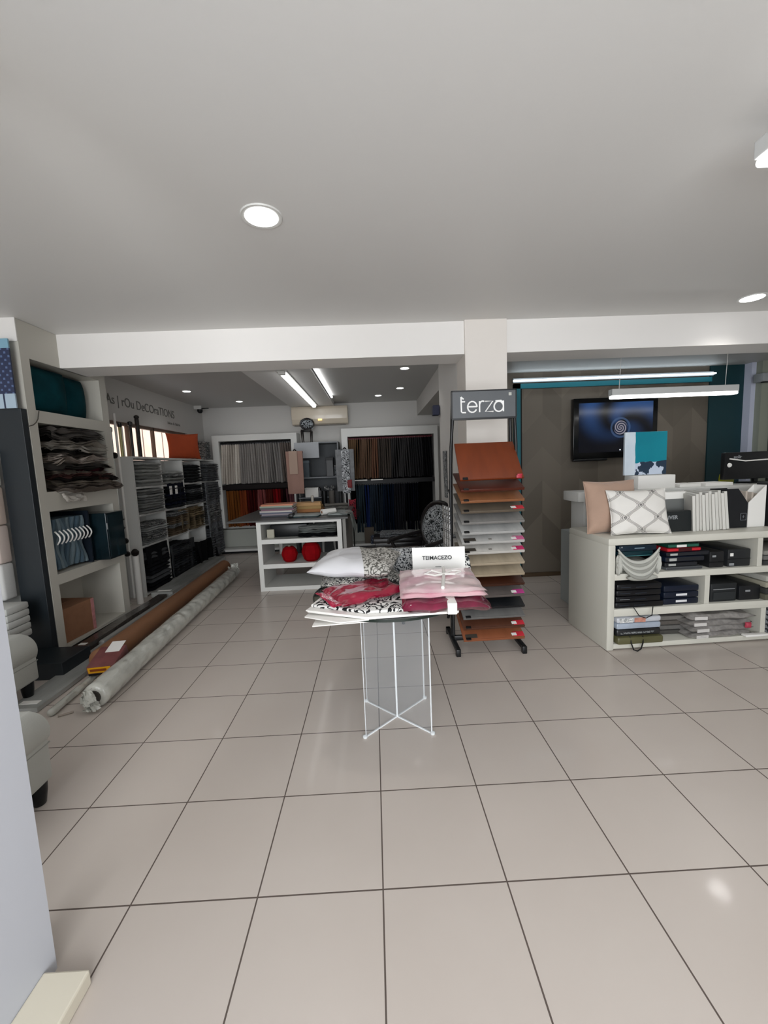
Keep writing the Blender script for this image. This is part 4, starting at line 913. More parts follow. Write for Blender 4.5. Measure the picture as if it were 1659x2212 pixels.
# ================================================================== GLASS TABLE
ZG = .76; GX, GY, GR = .07, 2.41, .46
mac_ = mat('clear_acrylic', '#c9cfd4', .04, alpha=.09)
mglass = mat('green_glass', '#d9ebe4', .03, trans=1, ior=1.35)
t = thing('glass_table', 'round clear glass table on crossed acrylic panels in the middle of the floor', 'table', (GX, GY, 0))
MB().lathe([(.001, ZG-.012), (GR-.004, ZG-.012), (GR, ZG-.008), (GR, ZG-.004), (GR-.004, ZG), (.001, ZG)], n=72).build('glass_top', mglass, t)
MB().lathe([(GR-.002, ZG-.0135), (GR+.004, ZG-.0135), (GR+.004, ZG+.0005), (GR-.002, ZG+.0005), (GR-.002, ZG-.0135)], n=72).build('rim', mat('dark_green_edge', '#16231e', .15), t)
B = Vector((.08-GX, 2.33-GY, 0))
medge = mat('frosted_edge', '#e6eaec', .35)
for k, (dx, dy) in enumerate((((.18), (-.17)), ((.175), (.165)))):
    ang = math.atan2(dy, dx); L = .255
    M = Matrix.Translation(B) @ Matrix.Rotation(ang, 4, 'Z')
    pn = MB().box(-L, -.004, -.004, .004, .012, ZG-.014, M=M).box(.004, L, -.004, .004, .012, ZG-.014, M=M).build('acrylic_panel', mac_, t, 0)
    MB().box(L-.001, L+.003, -.0045, .0045, .0, ZG-.014, .001, M=M).box(-L-.002, -L+.001, -.002, .002, 0, ZG-.014, .0005, M=M).box(-L, L, -.004, .004, .0, .007, M=M).build('polished_edge', medge, pn, 0)
MB().box(-.0055, .0055, -.0055, .0055, .0, ZG-.014, .002, M=Matrix.Translation(B)).build('centre_joint', medge, t)
for dx, dy in ((.18, -.17), (-.18, .17), (.175, .165), (-.175, -.165)):
    n_ = math.hypot(dx, dy)
    MB().lathe([(.012, 0), (.014, .003), (.014, .012), (.006, .016)], c=(B.x+dx/n_*.262, B.y+dy/n_*.262, 0), n=14).build('foot', mat('clear_foot', '#dfe3e4', .1), t)
# printed bedding set with white edges spread over the table
zg = ZG+.001
mprint = printed('print_bedding', '#191a1c', '#d4d3cf', 11, .62, 1.6)
t = thing('bedding_set', 'black and white printed folded bedding set with white edges overhanging the glass table front', 'bedding', (0, 0, zg))
poly = [(-.36, 2.13), (-.16, 2.66), (.50, 2.60), (.42, 2.02), (-.06, 1.99)]
MB().prism(poly, .016, .035, b=.008).build('cover', mprint, t)
for k, (dz, off) in enumerate(((.0, .012), (.0085, .02))):
    pl = [(-.37-off, 2.11-off*.6), (-.17, 2.67), (.50, 2.60), (.40, 2.0-off), (-.06, 1.97-off)]
    MB().prism(pl, dz, dz+.008, b=.003).build('white_edge', M_paper, t)
MB().prism([(-.395, 2.08), (-.36, 2.18), (-.02, 2.10), (-.02, 1.965), (-.20, 1.955)], 0, .007, M=Tm(0, 0, -.004, ry=R(-2.2)), b=.002).build('white_flap', M_paper, t)
MB().prism([(-.345, 2.00), (-.34, 2.10), (-.03, 2.06), (-.03, 1.965)], 0, .006, M=Tm(0, 0, -.013, ry=R(-4.6)), b=.002).build('white_flap', M_paper, t)
MB().tube([(-.355, 2.14, .022), (-.27, 2.36, .036), (-.22, 2.5, .03)], [.012, .014, .01], 10).build('white_band', M_paper, t)
# pillows
t = thing('cushion', 'lower black and white printed cushion lying under the silver one on the glass table', 'cushion', (-.12, 2.56, zg+.036), R(8))
MB().puff(.50, .44, .06, p=3.2, n=18, pinch=.04, wave=.01, M=Tm(z=.035)).build('cover', printed('print_leaf', '#2a2b2c', '#bdbcb6', 20, .5, 2), t, 70)
MB().box(-.07, .04, -.215, -.18, .02, .045, .004).build('care_label', M_paper, t)
t = thing('cushion', 'silver white cushion with printed grey corner, topmost on the glass table', 'cushion', (-.13, 2.57, zg+.088), R(-14))
mtop = mat('cushion_white_print', '#cfd0d1', .5); g = NG(mtop); x, y, z = g.sep()
n1 = g.m('FRACT', g.m('MULTIPLY', g.noise(34, 1.5), 4)); lace = g.m('GREATER_THAN', g.m('ABSOLUTE', g.m('SUBTRACT', n1, .5)), .3)
g.col(g.mix(g.m('GREATER_THAN', g.m('ADD', x, g.m('MULTIPLY', y, .35)), .03), g.mix(g.m('MULTIPLY', g.m('LESS_THAN', g.m('ADD', g.m('MULTIPLY', x, x), g.m('MULTIPLY', g.m('ADD', y, .02), g.m('ADD', y, .02))), .012), .25), '#cdcdd0', '#87878a'), g.mix(lace, '#b7b5af', '#55544f')))
MB().puff(.50, .44, .13, p=3.0, n=24, pinch=.02, wave=.012, seed=3, M=Tm(z=.065, rx=R(4))).build('cover', mtop, t, 70)
# red fabric packet
t = thing('packaged_fabric', 'crimson folded fabric in glossy clear wrap lying on the printed bedding', 'packaged fabric', (-.08, 2.24, zg+.036), R(28))
mred = mat('crimson_wrap', '#960f33', .25, noise_amt=.18, nscale=9, bump=.5, bscale=14, coat=.9)
MB().puff(.40, .29, .055, p=5, n=22, wave=.018, seed=2, M=Tm(z=.028)).build('fabric', mred, t, 80)
MB().puff(.08, .28, .016, p=4, n=12, wave=.012, seed=7, M=Tm(-.20, 0, .02)).build('wrap_flap', mat('wrap_clear_red', '#b02748', .12, bump=.8, bscale=20, coat=1), t, 80)
# pink packet on magenta packet
t = thing('packaged_fabric', 'dark magenta wrapped packet with white ribbon under the pink one', 'packaged fabric', (.335, 2.06, zg+.036), R(-3))
mg = mat('magenta_wrap', '#7c0f38', .18, noise_amt=.5, nscale=14, bump=.7, bscale=16, coat=.9)
MB().puff(.43, .36, .055, p=6, n=20, wave=.012, seed=5, M=Tm(z=.028)).build('fabric', mg, t, 80)
MB().box(-.0, .045, -.186, .0, .002, .058, .003).build('ribbon', M_paper, t)
t = thing('packaged_fabric', 'pale pink fabric packet with white bow, right side of the glass table', 'packaged fabric', (.33, 2.17, zg+.090), R(-3))
mp1 = mat('pink_wrap', '#e3b4c0', .25, noise_amt=.5, nscale=5, bump=.35, bscale=12, coat=.8, col2='#ecdad9')
MB().puff(.43, .46, .03, p=7, n=20, wave=.008, seed=11, M=Tm(z=.015)).puff(.42, .45, .028, p=7, n=20, wave=.008, seed=13, M=Tm(z=.036)).build('fabric', mp1, t, 80)
mb = MB()
mb.tube([(.0, -.2, .052), (.02, -.06, .056), (.035, .05, .056), (.05, .2, .052)], .009, 8)
mb.tube([(.03, .02, .06), (.08, .07, .066), (.13, .06, .062), (.09, .02, .06), (.03, .02, .06)], .006, 8)
mb.tube([(.03, .02, .06), (-.03, .06, .072), (-.07, .03, .062), (-.02, .0, .06), (.03, .02, .06)], .006, 8)
mb.build('bow', M_paper, t)
# white tent card with lettering
t = thing('sign_card', 'white folded card with small black lettering standing at the back of the glass table', 'sign', (.385, 2.50, zg-.0), R(-4))
MB().box(-.165, .165, -.003, .003, .0, .235, .001, M=Tm(0, 0, 0, rx=R(-6))).box(-.165, .165, -.003, .003, 0, .235, .001, M=Tm(0, .050, 0, rx=R(6))).build('card', mat('card_white', '#efeeea', .5), t, 0)
text('lettering', 'TEIMACEZO', .034, M_ink, t, (-.01, .0115, .168), (R(84), 0, 0), off=.0004)
MB().box(-.018, .02, -.001, .001, 0, .0022, M=Tm(-.005, .0065, .112, rx=R(-6))).build('underline', M_ink, t, 0)
# small printed cushion pile behind the card
t = thing('cushion', 'small dark printed cushion leaning behind the left edge of the white card', 'cushion', (.21, 2.72, zg), R(5))
MB().puff(.26, .20, .09, p=2.6, n=16, pinch=.05, M=Tm(0, 0, .105, rx=R(72))).build('cover', printed('print_small', '#25272b', '#9a9b9b', 26, .55), t, 70)
t = thing('folded_fabric_pack', 'grey translucent folded curtain pack lying behind the crimson packet', 'packaged fabric', (.14, 2.68, zg+.0))
MB().puff(.24, .2, .05, p=5, n=14, wave=.01, M=Tm(z=.03)).build('fabric', mat('greygreen_pack', '#9ea49f', .2, bump=.5, bscale=14, coat=.5), t, 70)
t = thing('printed_pack', 'black and white printed pack showing right of the white card', 'packaged fabric', (.555, 2.62, zg), R(-5))
MB().puff(.10, .14, .16, p=5, n=12, M=Tm(z=.085)).build('pack', printed('print_pack', '#2c2e31', '#d5d5d2', 16, .5), t, 70)
MB().box(-.03, .03, -.072, -.068, .04, .1).build('label', M_paper, t, 0)

# ================================================================== SAMPLE RACK
YR = 3.22
t = thing('sample_rack', 'tall black metal sample rack with grey sign board beside the column', 'display rack', (.87, YR, 0))
zsg0, zsg1 = 1.855, 2.06
M_rack = mat('rack_black', '#0f1012', .4)
for sx in (-1, 1):
    xx = sx*.262
    up = MB()
    up.tube([(xx*.86, .05, zsg1-.02), (xx*.93, .08, 1.5), (xx, .10, .05)], .013, 10)
    up.build('rear_upright', M_rack, t)
    MB().tube([(xx*.92, -.02, zsg0), (xx*.98, .0, 1.64), (xx*1.0, .02, 1.35), (xx*1.02, .03, .8), (xx*1.0, .02, .1)], .012, 10).build('front_upright', M_rack, t)
    MB().box(xx-.018, xx+.018, -.14+0, .30, .03, .06, .004).box(xx-.018, xx+.018, -.17, -.13, 0, .06, .004).box(xx-.018, xx+.018, .27, .31, 0, .06, .004).build('foot', M_rack, t)
    for q in (.25, .5, .75, 1.0, 1.25): MB().tube([(xx, .02, q), (xx, .115, q+.05)], .006, 8).build('side_bracket', M_rack, t)
MB().box(-.26, .26, .0, .03, .06, .10, .003).build('lower_bar', M_rack, t)
MB().box(-.26, .26, .09, .11, .9, .93, .003).build('middle_bar', M_rack, t)
sg = MB().box(-.245, .245, -.035, -.015, zsg0, zsg1, .002).build('sign_board', mat('sign_grey', '#56595c', .45), t, 0)
bd_ = MB().box(-.25, .25, -.038, -.012, zsg1-.006, zsg1+.004).box(-.25, .25, -.038, -.012, zsg0-.012, zsg0+.002).box(-.252, -.243, -.038, -.012, zsg0, zsg1).box(.243, .252, -.038, -.012, zsg0, zsg1).build('sign_frame', M_rack, t, 0)
M_sw = mat('sign_white', '#f2f2f0', .4)
def arc(cx, cz, rx, rz, a0, a1, n=14): return [(cx+rx*math.cos(R(a0+(a1-a0)*k/n)), -.038, cz+rz*math.sin(R(a0+(a1-a0)*k/n))) for k in range(n+1)]
def ln(*p_): return [(q[0], -.038, q[1]) for q in p_]
zb_ = zsg0+.042; xh = .082
strokes = {'t': [ln((-.178, zb_+.118), (-.176, zb_+.006), (-.168, zb_), (-.142, zb_)), ln((-.178, zb_+.118), (-.158, zb_+.10)), ln((-.176, zb_+.082), (-.148, zb_+.082))],
 'e': [arc(-.092, zb_+.041, .036, .041, 0, 330)+[], ln((-.128, zb_+.043), (-.057, zb_+.043))],
 'r': [ln((-.036, zb_), (-.036, zb_+.082)), arc(-.012, zb_+.052, .024, .030, 170, 60)],
 'z': [ln((.006, zb_+.080), (.066, zb_+.080), (.008, zb_+.002), (.070, zb_+.002))],
 'a': [ln((.148, zb_+.080), (.148, zb_)), arc(.112, zb_+.038, .036, .038, 20, 345), ln((.086, zb_+.080), (.130, zb_+.082), (.148, zb_+.066))]}
for ch, st_ in strokes.items():
    mb = MB()
    for q in st_: mb.tube(q, .0062, 8)
    mb.build('letter_'+ch, M_sw, sg)
MB().box(.19, .212, -.0375, -.0355, zsg1-.045, zsg1-.022).build('mark', mat('mark_grey', '#b5b6ae', .5), sg, 0)
# white back sheet visible under the sign
bs = mat('off_white_sheet', '#d9d4cf', .6)
bp = []
specs = [(1.385, 'rust brown', '#713317', None), (1.30, 'dark red brown', '#4b1d0f', None), (1.215, 'tan brown', '#855638', None), (1.135, 'dull olive brown', '#5e5448', 'red'), (1.05, 'mid grey', '#7d7b78', None), (.97, 'light grey', '#a9a9a7', None), (.895, 'pale grey', '#b4b3b0', 'pink'), (.815, 'ivory grey', '#c1beb8', 'pink2'), (.725, 'beige', '#a99c87', None), (.635, 'sand', '#a3957f', None), (.555, 'dark mahogany', '#3b1d10', None), (.465, 'grey brown', '#5c5552', 'magenta'), (.375, 'black', '#16181b', None), (.295, 'steel grey', '#6b6a68', None), (.21, 'walnut', '#563425', 'red'), (.115, 'copper brown', '#8f5538', 'red')]
tagc = {'red': '#c22a38', 'pink': '#c9608c', 'pink2': '#c22a63', 'magenta': '#b03a80'}
def board(i, z, nm, hx, tg):
    top = i == 0
    tilt = R(57 if top else 24); dep = .33 if top else .30; w_ = .245
    lab = f'{nm} sample board on the black rack, {ordn(i, 16, "the large topmost one", "the lowest", "from the top", "from the bottom")}'
    t = thing('sample_board', lab, 'sample board', (.895 if top else .90, YR-.13, z), group='sample boards on the black rack', rot=(tilt, 0, R(1.0)))
    m = mat('board_'+hx[1:], hx, .38, noise_amt=.18, nscale=3, stretch=(5, 1, 1))
    poly = [(-w_, 0), (w_, 0), (w_*(.92 if top else 1), dep), (-w_*(1.0 if top else 1), dep)]
    MB().prism(poly, 0, .014, b=.003).build('board', m, t, 30)
    MB().box(-w_, w_, -.006, .0, -.006, .016, .002).build('front_lip', mat('lip_'+hx[1:], hx, .25, metal=.1), t)
    MB().box(-w_+.02, -w_+.06, -.008, .012, .012, .022, .002).build('clip', M_rack, t)
    if i in (6, 7, 15): MB().box(-w_+.02, -w_+.115, .012, .05, .014, .0165).build('dark_label', mat('label_dark', '#45403a', .5), t, 0)
    if i in (6, 7): MB().box(-.03, -.005, .02, .035, .014, .0165).build('small_mark', mat('mark_mid', '#77736d', .5), t, 0)
    if tg:
        MB().box(w_-.085, w_-.0, .005, .052, .014, .018, .001).build('tag', mat('tag_'+tg, tagc[tg], .4), t, 0)
        MB().box(w_-.10, w_-.06, .012, .04, .0175, .0195, .001).build('tag_print', M_paper, t, 0)
    return t
for i, (z, nm, hx, tg) in enumerate(specs): board(i, z, nm, hx, tg)
p = P(1118, 1030, y=YR-.14)
solo('clip_tag', MB().box(-.02, .02, -.006, .002, -.012, .012, .003).box(-.012, .024, -.004, .004, .010, .02, .002), mat('tag_red2', '#a8283a', .4), 'small red and white tag clipped on the lower right corner of the topmost board', 'tag', (p.x, p.y-.03, p.z+.004))
# catalogues hanging at the rack's left side
for k in range(3):
    solo('printed_strip', MB().box(-.004, .004, -.05, .05, 0, .55, .002), printed('print_strip', '#3b3c3e', '#c0c0be', 24, .5), f'narrow printed strip hung at the left side of the sample rack, {ordn(k, 3, "front", "rear", "middle one", "middle one") if k != 1 else "middle one"}', 'strip', (.872-.285-.006*k, YR+.03+.07*k, .62), group='printed strips on the rack side', ang=0)

# ================================================================== COUNTER
AC = R(1.8)
Rc = Matrix.Rotation(AC, 4, 'Z')
Lc, Dc = 3.2, .60; C0 = Vector((1.765, 3.02, 0))
ct = thing('display_counter', 'long cream-white counter with open shelves at the right', 'counter', C0, AC)
mcw = mat('cream_lacquer', '#c8c6bb', .35, bump=.02, bscale=20)
MB().box(0, .06, 0, Dc, 0, .845, .012).build('end_panel', mcw, ct)
MB().box(Lc-.06, Lc, 0, Dc, 0, .845, .012).build('end_panel', mcw, ct)
MB().box(0, Lc, 0, Dc, .838, .897, .014).build('worktop', mcw, ct)
MB().box(.06, Lc-.06, .01, Dc, .01, .05, .004).build('bottom_shelf', mcw, ct)
for z0, z1 in ((.275, .335), (.565, .615)): MB().box(.055, Lc-.055, .004, Dc, z0, z1, .004).build('shelf', mcw, ct)
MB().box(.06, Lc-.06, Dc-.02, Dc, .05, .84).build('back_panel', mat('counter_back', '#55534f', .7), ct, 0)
for xx, z0, z1 in ((1.21, .615, .84), (.79, .335, .565), (1.27, .05, .275), (2.2, .05, .84)): MB().box(xx, xx+.04, .006, Dc-.02, z0, z1, .002).build('divider', mcw, ct, 0)
def cl(x, y, z): return C0+(Rc @ Vector((x, y, z)))
def ctop(px, py, y): p = P(px, py, y=y); return p
ZC = .898
def flatbox(name, label, cat, x, z, w_, h_, m, d_=.42, y=.03, extra=None, rz=0, group=None, rd=.01):
    t = thing(name, label, cat, cl(x, y, z), AC+R(rz), group)
    MB().box(0, w_, 0, d_, 0, h_, rd).build('body', m, t)
    if extra:
        for (nm, bx, mm) in extra: MB().box(*bx, .001).build(nm, mm, t, 0)
    return t
navy = mat('navy_gloss', '#0f2230', .3, noise_amt=.3, nscale=5)
# top-left compartment: navy swatch book cradled in grey white cloth
flatbox('swatch_book', 'navy swatch book with pale printed line at the top of the left compartment', 'book', .085, .79, .30, .045, navy, extra=[('print', (.12, .2, -.002, 0, .02, .026), mat('pale_print', '#7d93a0', .5)), ('rivet', (.015, .025, -.002, 0, .03, .04), M_grey)], y=.0)
flatbox('swatch_book', 'dark teal swatch book directly under the navy one', 'book', .09, .745, .29, .04, mat('deep_teal', '#0c2c33', .35), extra=[('page_line', (.0, .28, -.002, 0, .0, .004), mat('aqua', '#4d8a8c', .5))])
t = thing('cloth_bundle', 'grey white cloth bundle sagging over the shelf edge under the navy books', 'cloth', cl(.235, .02, .616), AC)
mcl2 = mat('grey_white_cloth', '#b4b4ac', .8, bump=.3, bscale=120)
for k in range(6):
    z0 = .12-.022*k; mb = MB(); n = 14; L2 = .165-.004*k
    pts = [(L2*s_/7*1.0, -.03-.015*k*(1-abs(s_/7)**2)*.5, z0+.075*(abs(s_/7)**2.6)-.035*(1-abs(s_/7)**1.7)) for s_ in range(-7, 8)]
    mb.tube(pts, [.006+.010*(1-abs(s_/7)**2) for s_ in range(-7, 8)], 10)
    mb.build('fold', mcl2 if k % 2 == 0 else mat('grey_cloth2', '#8f8f88', .8), t, 80)
MB().puff(.30, .30, .1, p=4, n=14, wave=.02, seed=4, M=Tm(0, .12, .05)).build('bulk', mat('grey_cloth2', '#8f8f88'), t, 80)
MB().puff(.24, .03, .05, p=2.4, n=10, M=Tm(.02, -.045, -.028)).build('hanging_fold', mat('grey_cloth3', '#a3a39b', .8), t, 80)
for sx in (-1, 1): MB().puff(.035, .05, .16, p=2.4, n=10, wave=.02, seed=sx, M=Tm(sx*.155, -.02, .07)).build('knot', mcl2, t, 80)
# middle of the top row: pile of dark, red and green books
bk = [('grey', '#55585a', .30, .39, .025, None), ('black', '#121418', .27, .36, .035, 'l'), ('dark navy', '#111a2b', .32, .42, .04, 'l'), ('black blue', '#0d1320', .36, .40, .035, 'l'), ('red', '#a01822', .28, .36, .028, 'r'), ('dark green', '#123d31', .26, .34, .03, 'w')]
z = .616
for k, (nm, hx, w_, d_, h_, e_) in enumerate(bk):
    ex = [('page_block', (.006, w_-.01, -.001, .0, .006, h_-.006), mat('pg_'+hx[1:], {'l': '#1b1d22', 'r': '#c0202c', 'w': '#1d5a48'}.get(e_, '#3d3f42'), .5))]
    if e_ == 'l': ex.append(('label', (.03, .09, -.003, -.001, .008, h_-.01), mat('label_grey', '#a6a8a4', .5)))
    if e_ == 'r': ex.append(('dark_band', (.09, .20, -.003, -.001, .0, h_), mat('dark_maroon', '#3a0a10', .4)))
    if e_ == 'w': ex.append(('white_label', (.07, .15, -.003, -.001, .004, h_-.006), M_paper))
    flatbox('swatch_book', f'{nm} swatch book, {ordn(k, 6)} of the pile in the upper middle compartment', 'book', .46+.012*k+(0.02 if e_ is None else 0), z, w_, h_, mat('bk2_'+hx[1:], hx, .35), d_, .02+.008*k, ex, group='swatch books in the upper middle compartment')
    z += h_+.001
flatbox('tool_case', 'black padded case leaning at the right of the red swatch book', 'case', .84, .616, .12, .13, mat('black_case', '#17181a', .4), .3, .03, [('clasp', (.02, .05, -.003, 0, .085, .10), M_grey), ('strap', (.0, .12, -.004, 0, .04, .05), M_dark)])
flatbox('tool_case', 'black camera-like case with silver button near the upper right divider', 'case', .99, .616, .19, .14, mat('black_case2', '#202224', .4), .3, .03, [('button', (.015, .04, -.006, 0, .085, .11), M_paper), ('seam', (.0, .19, -.003, 0, .06, .064), M_dark), ('tag', (.01, .05, -.004, -.001, .01, .03), M_grey)])
# middle row left: black binders with handle
for k in range(4):
    tb_ = flatbox('binder', f'black binder in the middle row left compartment, {ordn(k, 4)}', 'binder', .075, .336+.05*k, .36+.03*(k == 0), .046, mat('binder_black', '#0b0c10', .3), .44, .015-.005*k, [('ridge', (.03, .11, -.002, 0, .02, .024), M_grey if k == 1 else mat('ridge_dark', '#2c3440', .4)), ('ridge', (.15, .24, -.002, 0, .018, .022), mat('ridge_dark', '#2c3440', .4))], group='black binders in the middle row')
    if k == 0: binder0 = tb_
for k in range(3):
    ex = [('label', (.10, .19, -.003, 0, .018, .036), mat('label_white', '#d9dadb', .4))] if k < 2 else None
    flatbox('binder', f'dark blue binder right of the black ones, {["lowest with white label", "middle one with white label", "topmost without label"][k]}', 'binder', .475, .336+.052*k, .29, .05, mat('binder_blue', '#101828', .3), .42, .03, ex, group='dark blue binders in the middle row')
mb = MB()
mb.tube([(-.08, -.03, .02), (-.05, -.055, -.04), (.0, -.06, -.058), (.05, -.055, -.04), (.075, -.03, .02)], .0035, 8)
hb = mb.build('handle', M_black, binder0); hb.location = (.195, -.015, 0)
flatbox('camera_case', 'dark grey soft case in the middle row right compartment, the left one', 'case', .86, .336, .22, .15, mat('case_g', '#1b1e20', .5), .3, .03, [('pocket', (.02, .2, -.006, 0, .02, .08), mat('case_g2', '#24282a', .5)), ('zip', (.02, .2, -.004, 0, .10, .105), M_grey)])
flatbox('camera_case', 'black case right of the dark grey soft case in the middle row', 'case', 1.10, .336, .18, .12, mat('case_h', '#15171a', .4), .3, .03, [('badge', (.05, .09, -.003, 0, .07, .085), M_grey)])
for k in range(4):
    flatbox('folded_fabric', f'{["olive grey", "dark grey", "beige", "light grey"][k]} folded fabric at the right end of the middle row, {ordn(k, 4)}', 'fabric', 1.29, .336+.05*k, .34, .046, fab(['#5d5b4e', '#3a3a38', '#9a9686', '#aaa9a1'][k]), .36, .0, group='folded fabrics in the middle row')
# bottom row: patterned packs
pk = [('olive green', '#5c5a3c', .37, .06, None), ('black', '#1c1e20', .36, .055, 'b'), ('pale blue', '#a7b2c0', .36, .05, None), ('white and peach printed', '#c9ccd2', .36, .045, 'p')]
z = .052
for k, (nm, hx, w_, h_, e_) in enumerate(pk):
    m = mat('pk_'+hx[1:], hx, .3, noise_amt=.2, nscale=8, coat=.4, bump=.15, bscale=20)
    ex = None
    if e_ == 'b': ex = [('print', (.03, .30, -.003, 0, .02, .035), printed('print_blk', '#1c1e20', '#8d9090', 60, .5))]
    if e_ == 'p': ex = [('peach_panel', (.14, .23, -.003, 0, .004, .04), mat('peach', '#c98f7c', .4, noise_amt=.4, nscale=30)), ('floral_panel', (.02, .13, -.003, 0, .004, .04), printed('print_floral', '#9a9d9c', '#dcdcda', 40, .5))]
    tb_ = flatbox('fabric_pack', f'{nm} fabric pack, {ordn(k, 4)} in the lowest row left compartment', 'packaged fabric', .08, z, w_, h_, m, .42, .0 if k else -.02, ex, group='fabric packs in the lowest row', rd=.014)
    if k == 0: pack0 = tb_
    z += h_+.001
hb = (MB().tube([(-.05, .0, .05), (-.045, -.012, .0), (-.03, -.02, -.05), (0, -.022, -.062), (.03, -.02, -.045), (.05, -.012, .0), (.055, 0, .05)], .005, 8)).build('handle', M_black, pack0); hb.location = (.15, .01, .013)
for k in range(5):
    flatbox('folded_fabric', f'{["dark grey", "grey", "taupe grey", "grey", "charcoal"][k]} folded fabric behind the silver packs in the lowest row, {ordn(k, 5)}', 'fabric', .48, .052+.04*k, .36, .036, fab(['#4a4845', '#6a6865', '#5f5a55', '#77746f', '#383634'][k]), .3, .12, group='folded fabrics in the lowest row', rz=-2)
for k in range(4):
    t = thing('silver_pack', f'silver grey printed curtain pack, {ordn(k, 4)} of the pile at the lower right', 'packaged fabric', cl(.93+.015*(k % 2), .16, .052+.048*k), AC+R(3-2*k), 'silver grey curtain packs')
    MB().puff(.52, .34, .05, p=7, n=16, wave=.014, seed=k*3, M=Tm(z=.025)).build('pack', mat('silver_print', '#a19d99', .35, noise_amt=.35, nscale=30, coat=.3), t, 70)
    MB().box(-.22, -.12, -.172, -.166, .012, .038).build('label', mat('pale_label', '#c9c6c2', .4), t, 0)
p = P(1605, 1345, y=3.08)
solo('red_rosette', MB().puff(.045, .045, .03, p=2.2, n=8, wave=.01, M=Tm(rx=R(90))), mat('rosette_red', '#a93a4c', .6), 'small red rosette on the front of the silver curtain packs', 'ornament', (p.x, 3.035, p.z))
flatbox('paper_bag', 'white paper bag lying flat under the silver packs at the counter foot', 'bag', 1.12, .052, .2, .02, M_paper, .05, -.03)
for k in range(5):
    flatbox('printed_book', f'black and white printed book, far right of the lowest row, {ordn(k, 5)}', 'book', 1.33, .052+.04*k, .4, .036, mbw[2], .3, .02, group='printed books, lowest row')
for k in range(3):
    flatbox('printed_book', f'grey book at the far right of the top row, {ordn(k, 3)}', 'book', 1.28, .616+.04*k, .4, .036, fab(['#3c3d3c', '#6a6966', '#86847d'][k]), .36, .02, group='grey books, top row')
# ---- on the counter
def cushion(label, px, pyb, y, w_, h_, th, m, tilt, rz=0, pinch=.06, yaw=0, extra=None):
    p = P(px, pyb, y=y)
    t = thing('cushion', label, 'cushion', (p.x, y, ZC), R(rz))
    MB().puff(w_, h_, th, p=2.5, n=24, pinch=pinch, wave=.01, seed=px, M=Tm(0, 0, h_*.49, rx=R(90-tilt))).build('cover', m, t, 70)
    pts = []
    for k in range(41):
        a_ = k/40*4; s_ = int(a_) % 4; f = a_-int(a_); u_, v_ = [(-1+2*f, -1), (1, -1+2*f), (1-2*f, 1), (-1, 1-2*f)][s_]
        pts.append(Tm(0, 0, h_*.49, rx=R(90-tilt)) @ Vector((u_*w_/2*(1-pinch*(1-v_*v_)), v_*h_/2*(1-pinch*(1-u_*u_)), 0)))
    MB().tube(pts, .004, 6).build('seam', m, t)
    return t
cushion('plain beige-brown cushion leaning at the left end of the cream counter', 1318, 1145, 3.30, .43, .43, .16, mat('beige_cushion', '#a98c79', .75, noise_amt=.08, nscale=6, bump=.3, bscale=25, sheen=.3), 10, rz=2)
mog = mat('ogee_print', '#e3e0da', .7); g = NG(mog); x, y, z = g.sep()
s_ = g.m('MULTIPLY', g.m('SINE', g.m('MULTIPLY', z, 2*PI/.19)), .40); u_ = g.m('DIVIDE', g.m('ADD', x, g.m('MULTIPLY', g.noise(3, 1), .02)), .125)
def dist(sgn):
    q = g.m('ADD' if sgn > 0 else 'SUBTRACT', u_, s_); return g.m('ABSOLUTE', g.m('SUBTRACT', g.m('FRACT', g.m('ADD', g.m('MULTIPLY', q, .5), .25*(1 if sgn > 0 else 3))), .5))
f_ = None
for sg_ in (1, -1):
    dd = dist(sg_)
    for c_ in (.022, .062):
        l_ = g.m('LESS_THAN', g.m('ABSOLUTE', g.m('SUBTRACT', dd, c_)), .009 if c_ < .05 else .007)
        f_ = l_ if f_ is None else g.m('MAXIMUM', f_, l_)
g.col(g.mix(f_, '#dcd9d3', '#4a4644'))
cushion('white cushion with dark double wavy lines leaning on the beige one', 1377, 1150, 3.17, .46, .36, .14, mog, 16, rz=-4, pinch=.08)
# black box with lettering
p = P(1462, 1140, y=3.16)
t = thing('sign_box', 'black display board with grey lettering beside the wavy-line cushion', 'sign', (p.x, 3.18, ZC), R(3))
MB().box(-.14, .14, -.0, .05, 0, .165, .002).build('body', mat('sign_black', '#202425', .4), t, 0)
text('lettering', 'ZLIVER', .042, mat('letter_grey', '#8f9294', .5), t, (-.045, -.001, .115), (R(90), 0, 0), off=.0008)
p = P(1462, 1100, y=3.3)
t = thing('card_holder', 'white rounded holder with grey panel behind the black board', 'holder', (p.x-.03, 3.34, ZC), R(3))
MB().box(-.15, .15, -.02, .03, 0, .31, .02).build('body', M_paper, t)
MB().box(-.14, .11, -.026, -.02, .12, .25, .003).build('panel', mat('panel_grey', '#6c6e6c', .5), t)
# fan of white brochures
for k in range(11):
    px = 1486+7*k
    p = P(px, 1135, y=3.26)
    t = thing('brochure', f'white brochure standing on the counter right of the black board, {ordn(k, 11, "leftmost", "rightmost", "from the left", "from the right")}', 'brochure', (p.x+.01, 3.26+.012*(k % 3), ZC), R(-14+3*(k % 4)), 'white brochures on the counter', rot=(R(-4), R(-3+.6*k), R(72+5*(k % 3))))
    MB().box(-.10, .10, -.010, .010, 0, .29+.012*(k % 3), .004).build('pages', mat('brochure_w' if k % 2 else 'brochure_g', '#d7d5d0' if k % 2 else '#bcbab4', .6), t, 0)
    MB().box(-.102, -.098, -.010, .010, 0, .29+.012*(k % 3)).build('spine', mat('brochure_spine', '#c8c6bf', .5), t, 0)
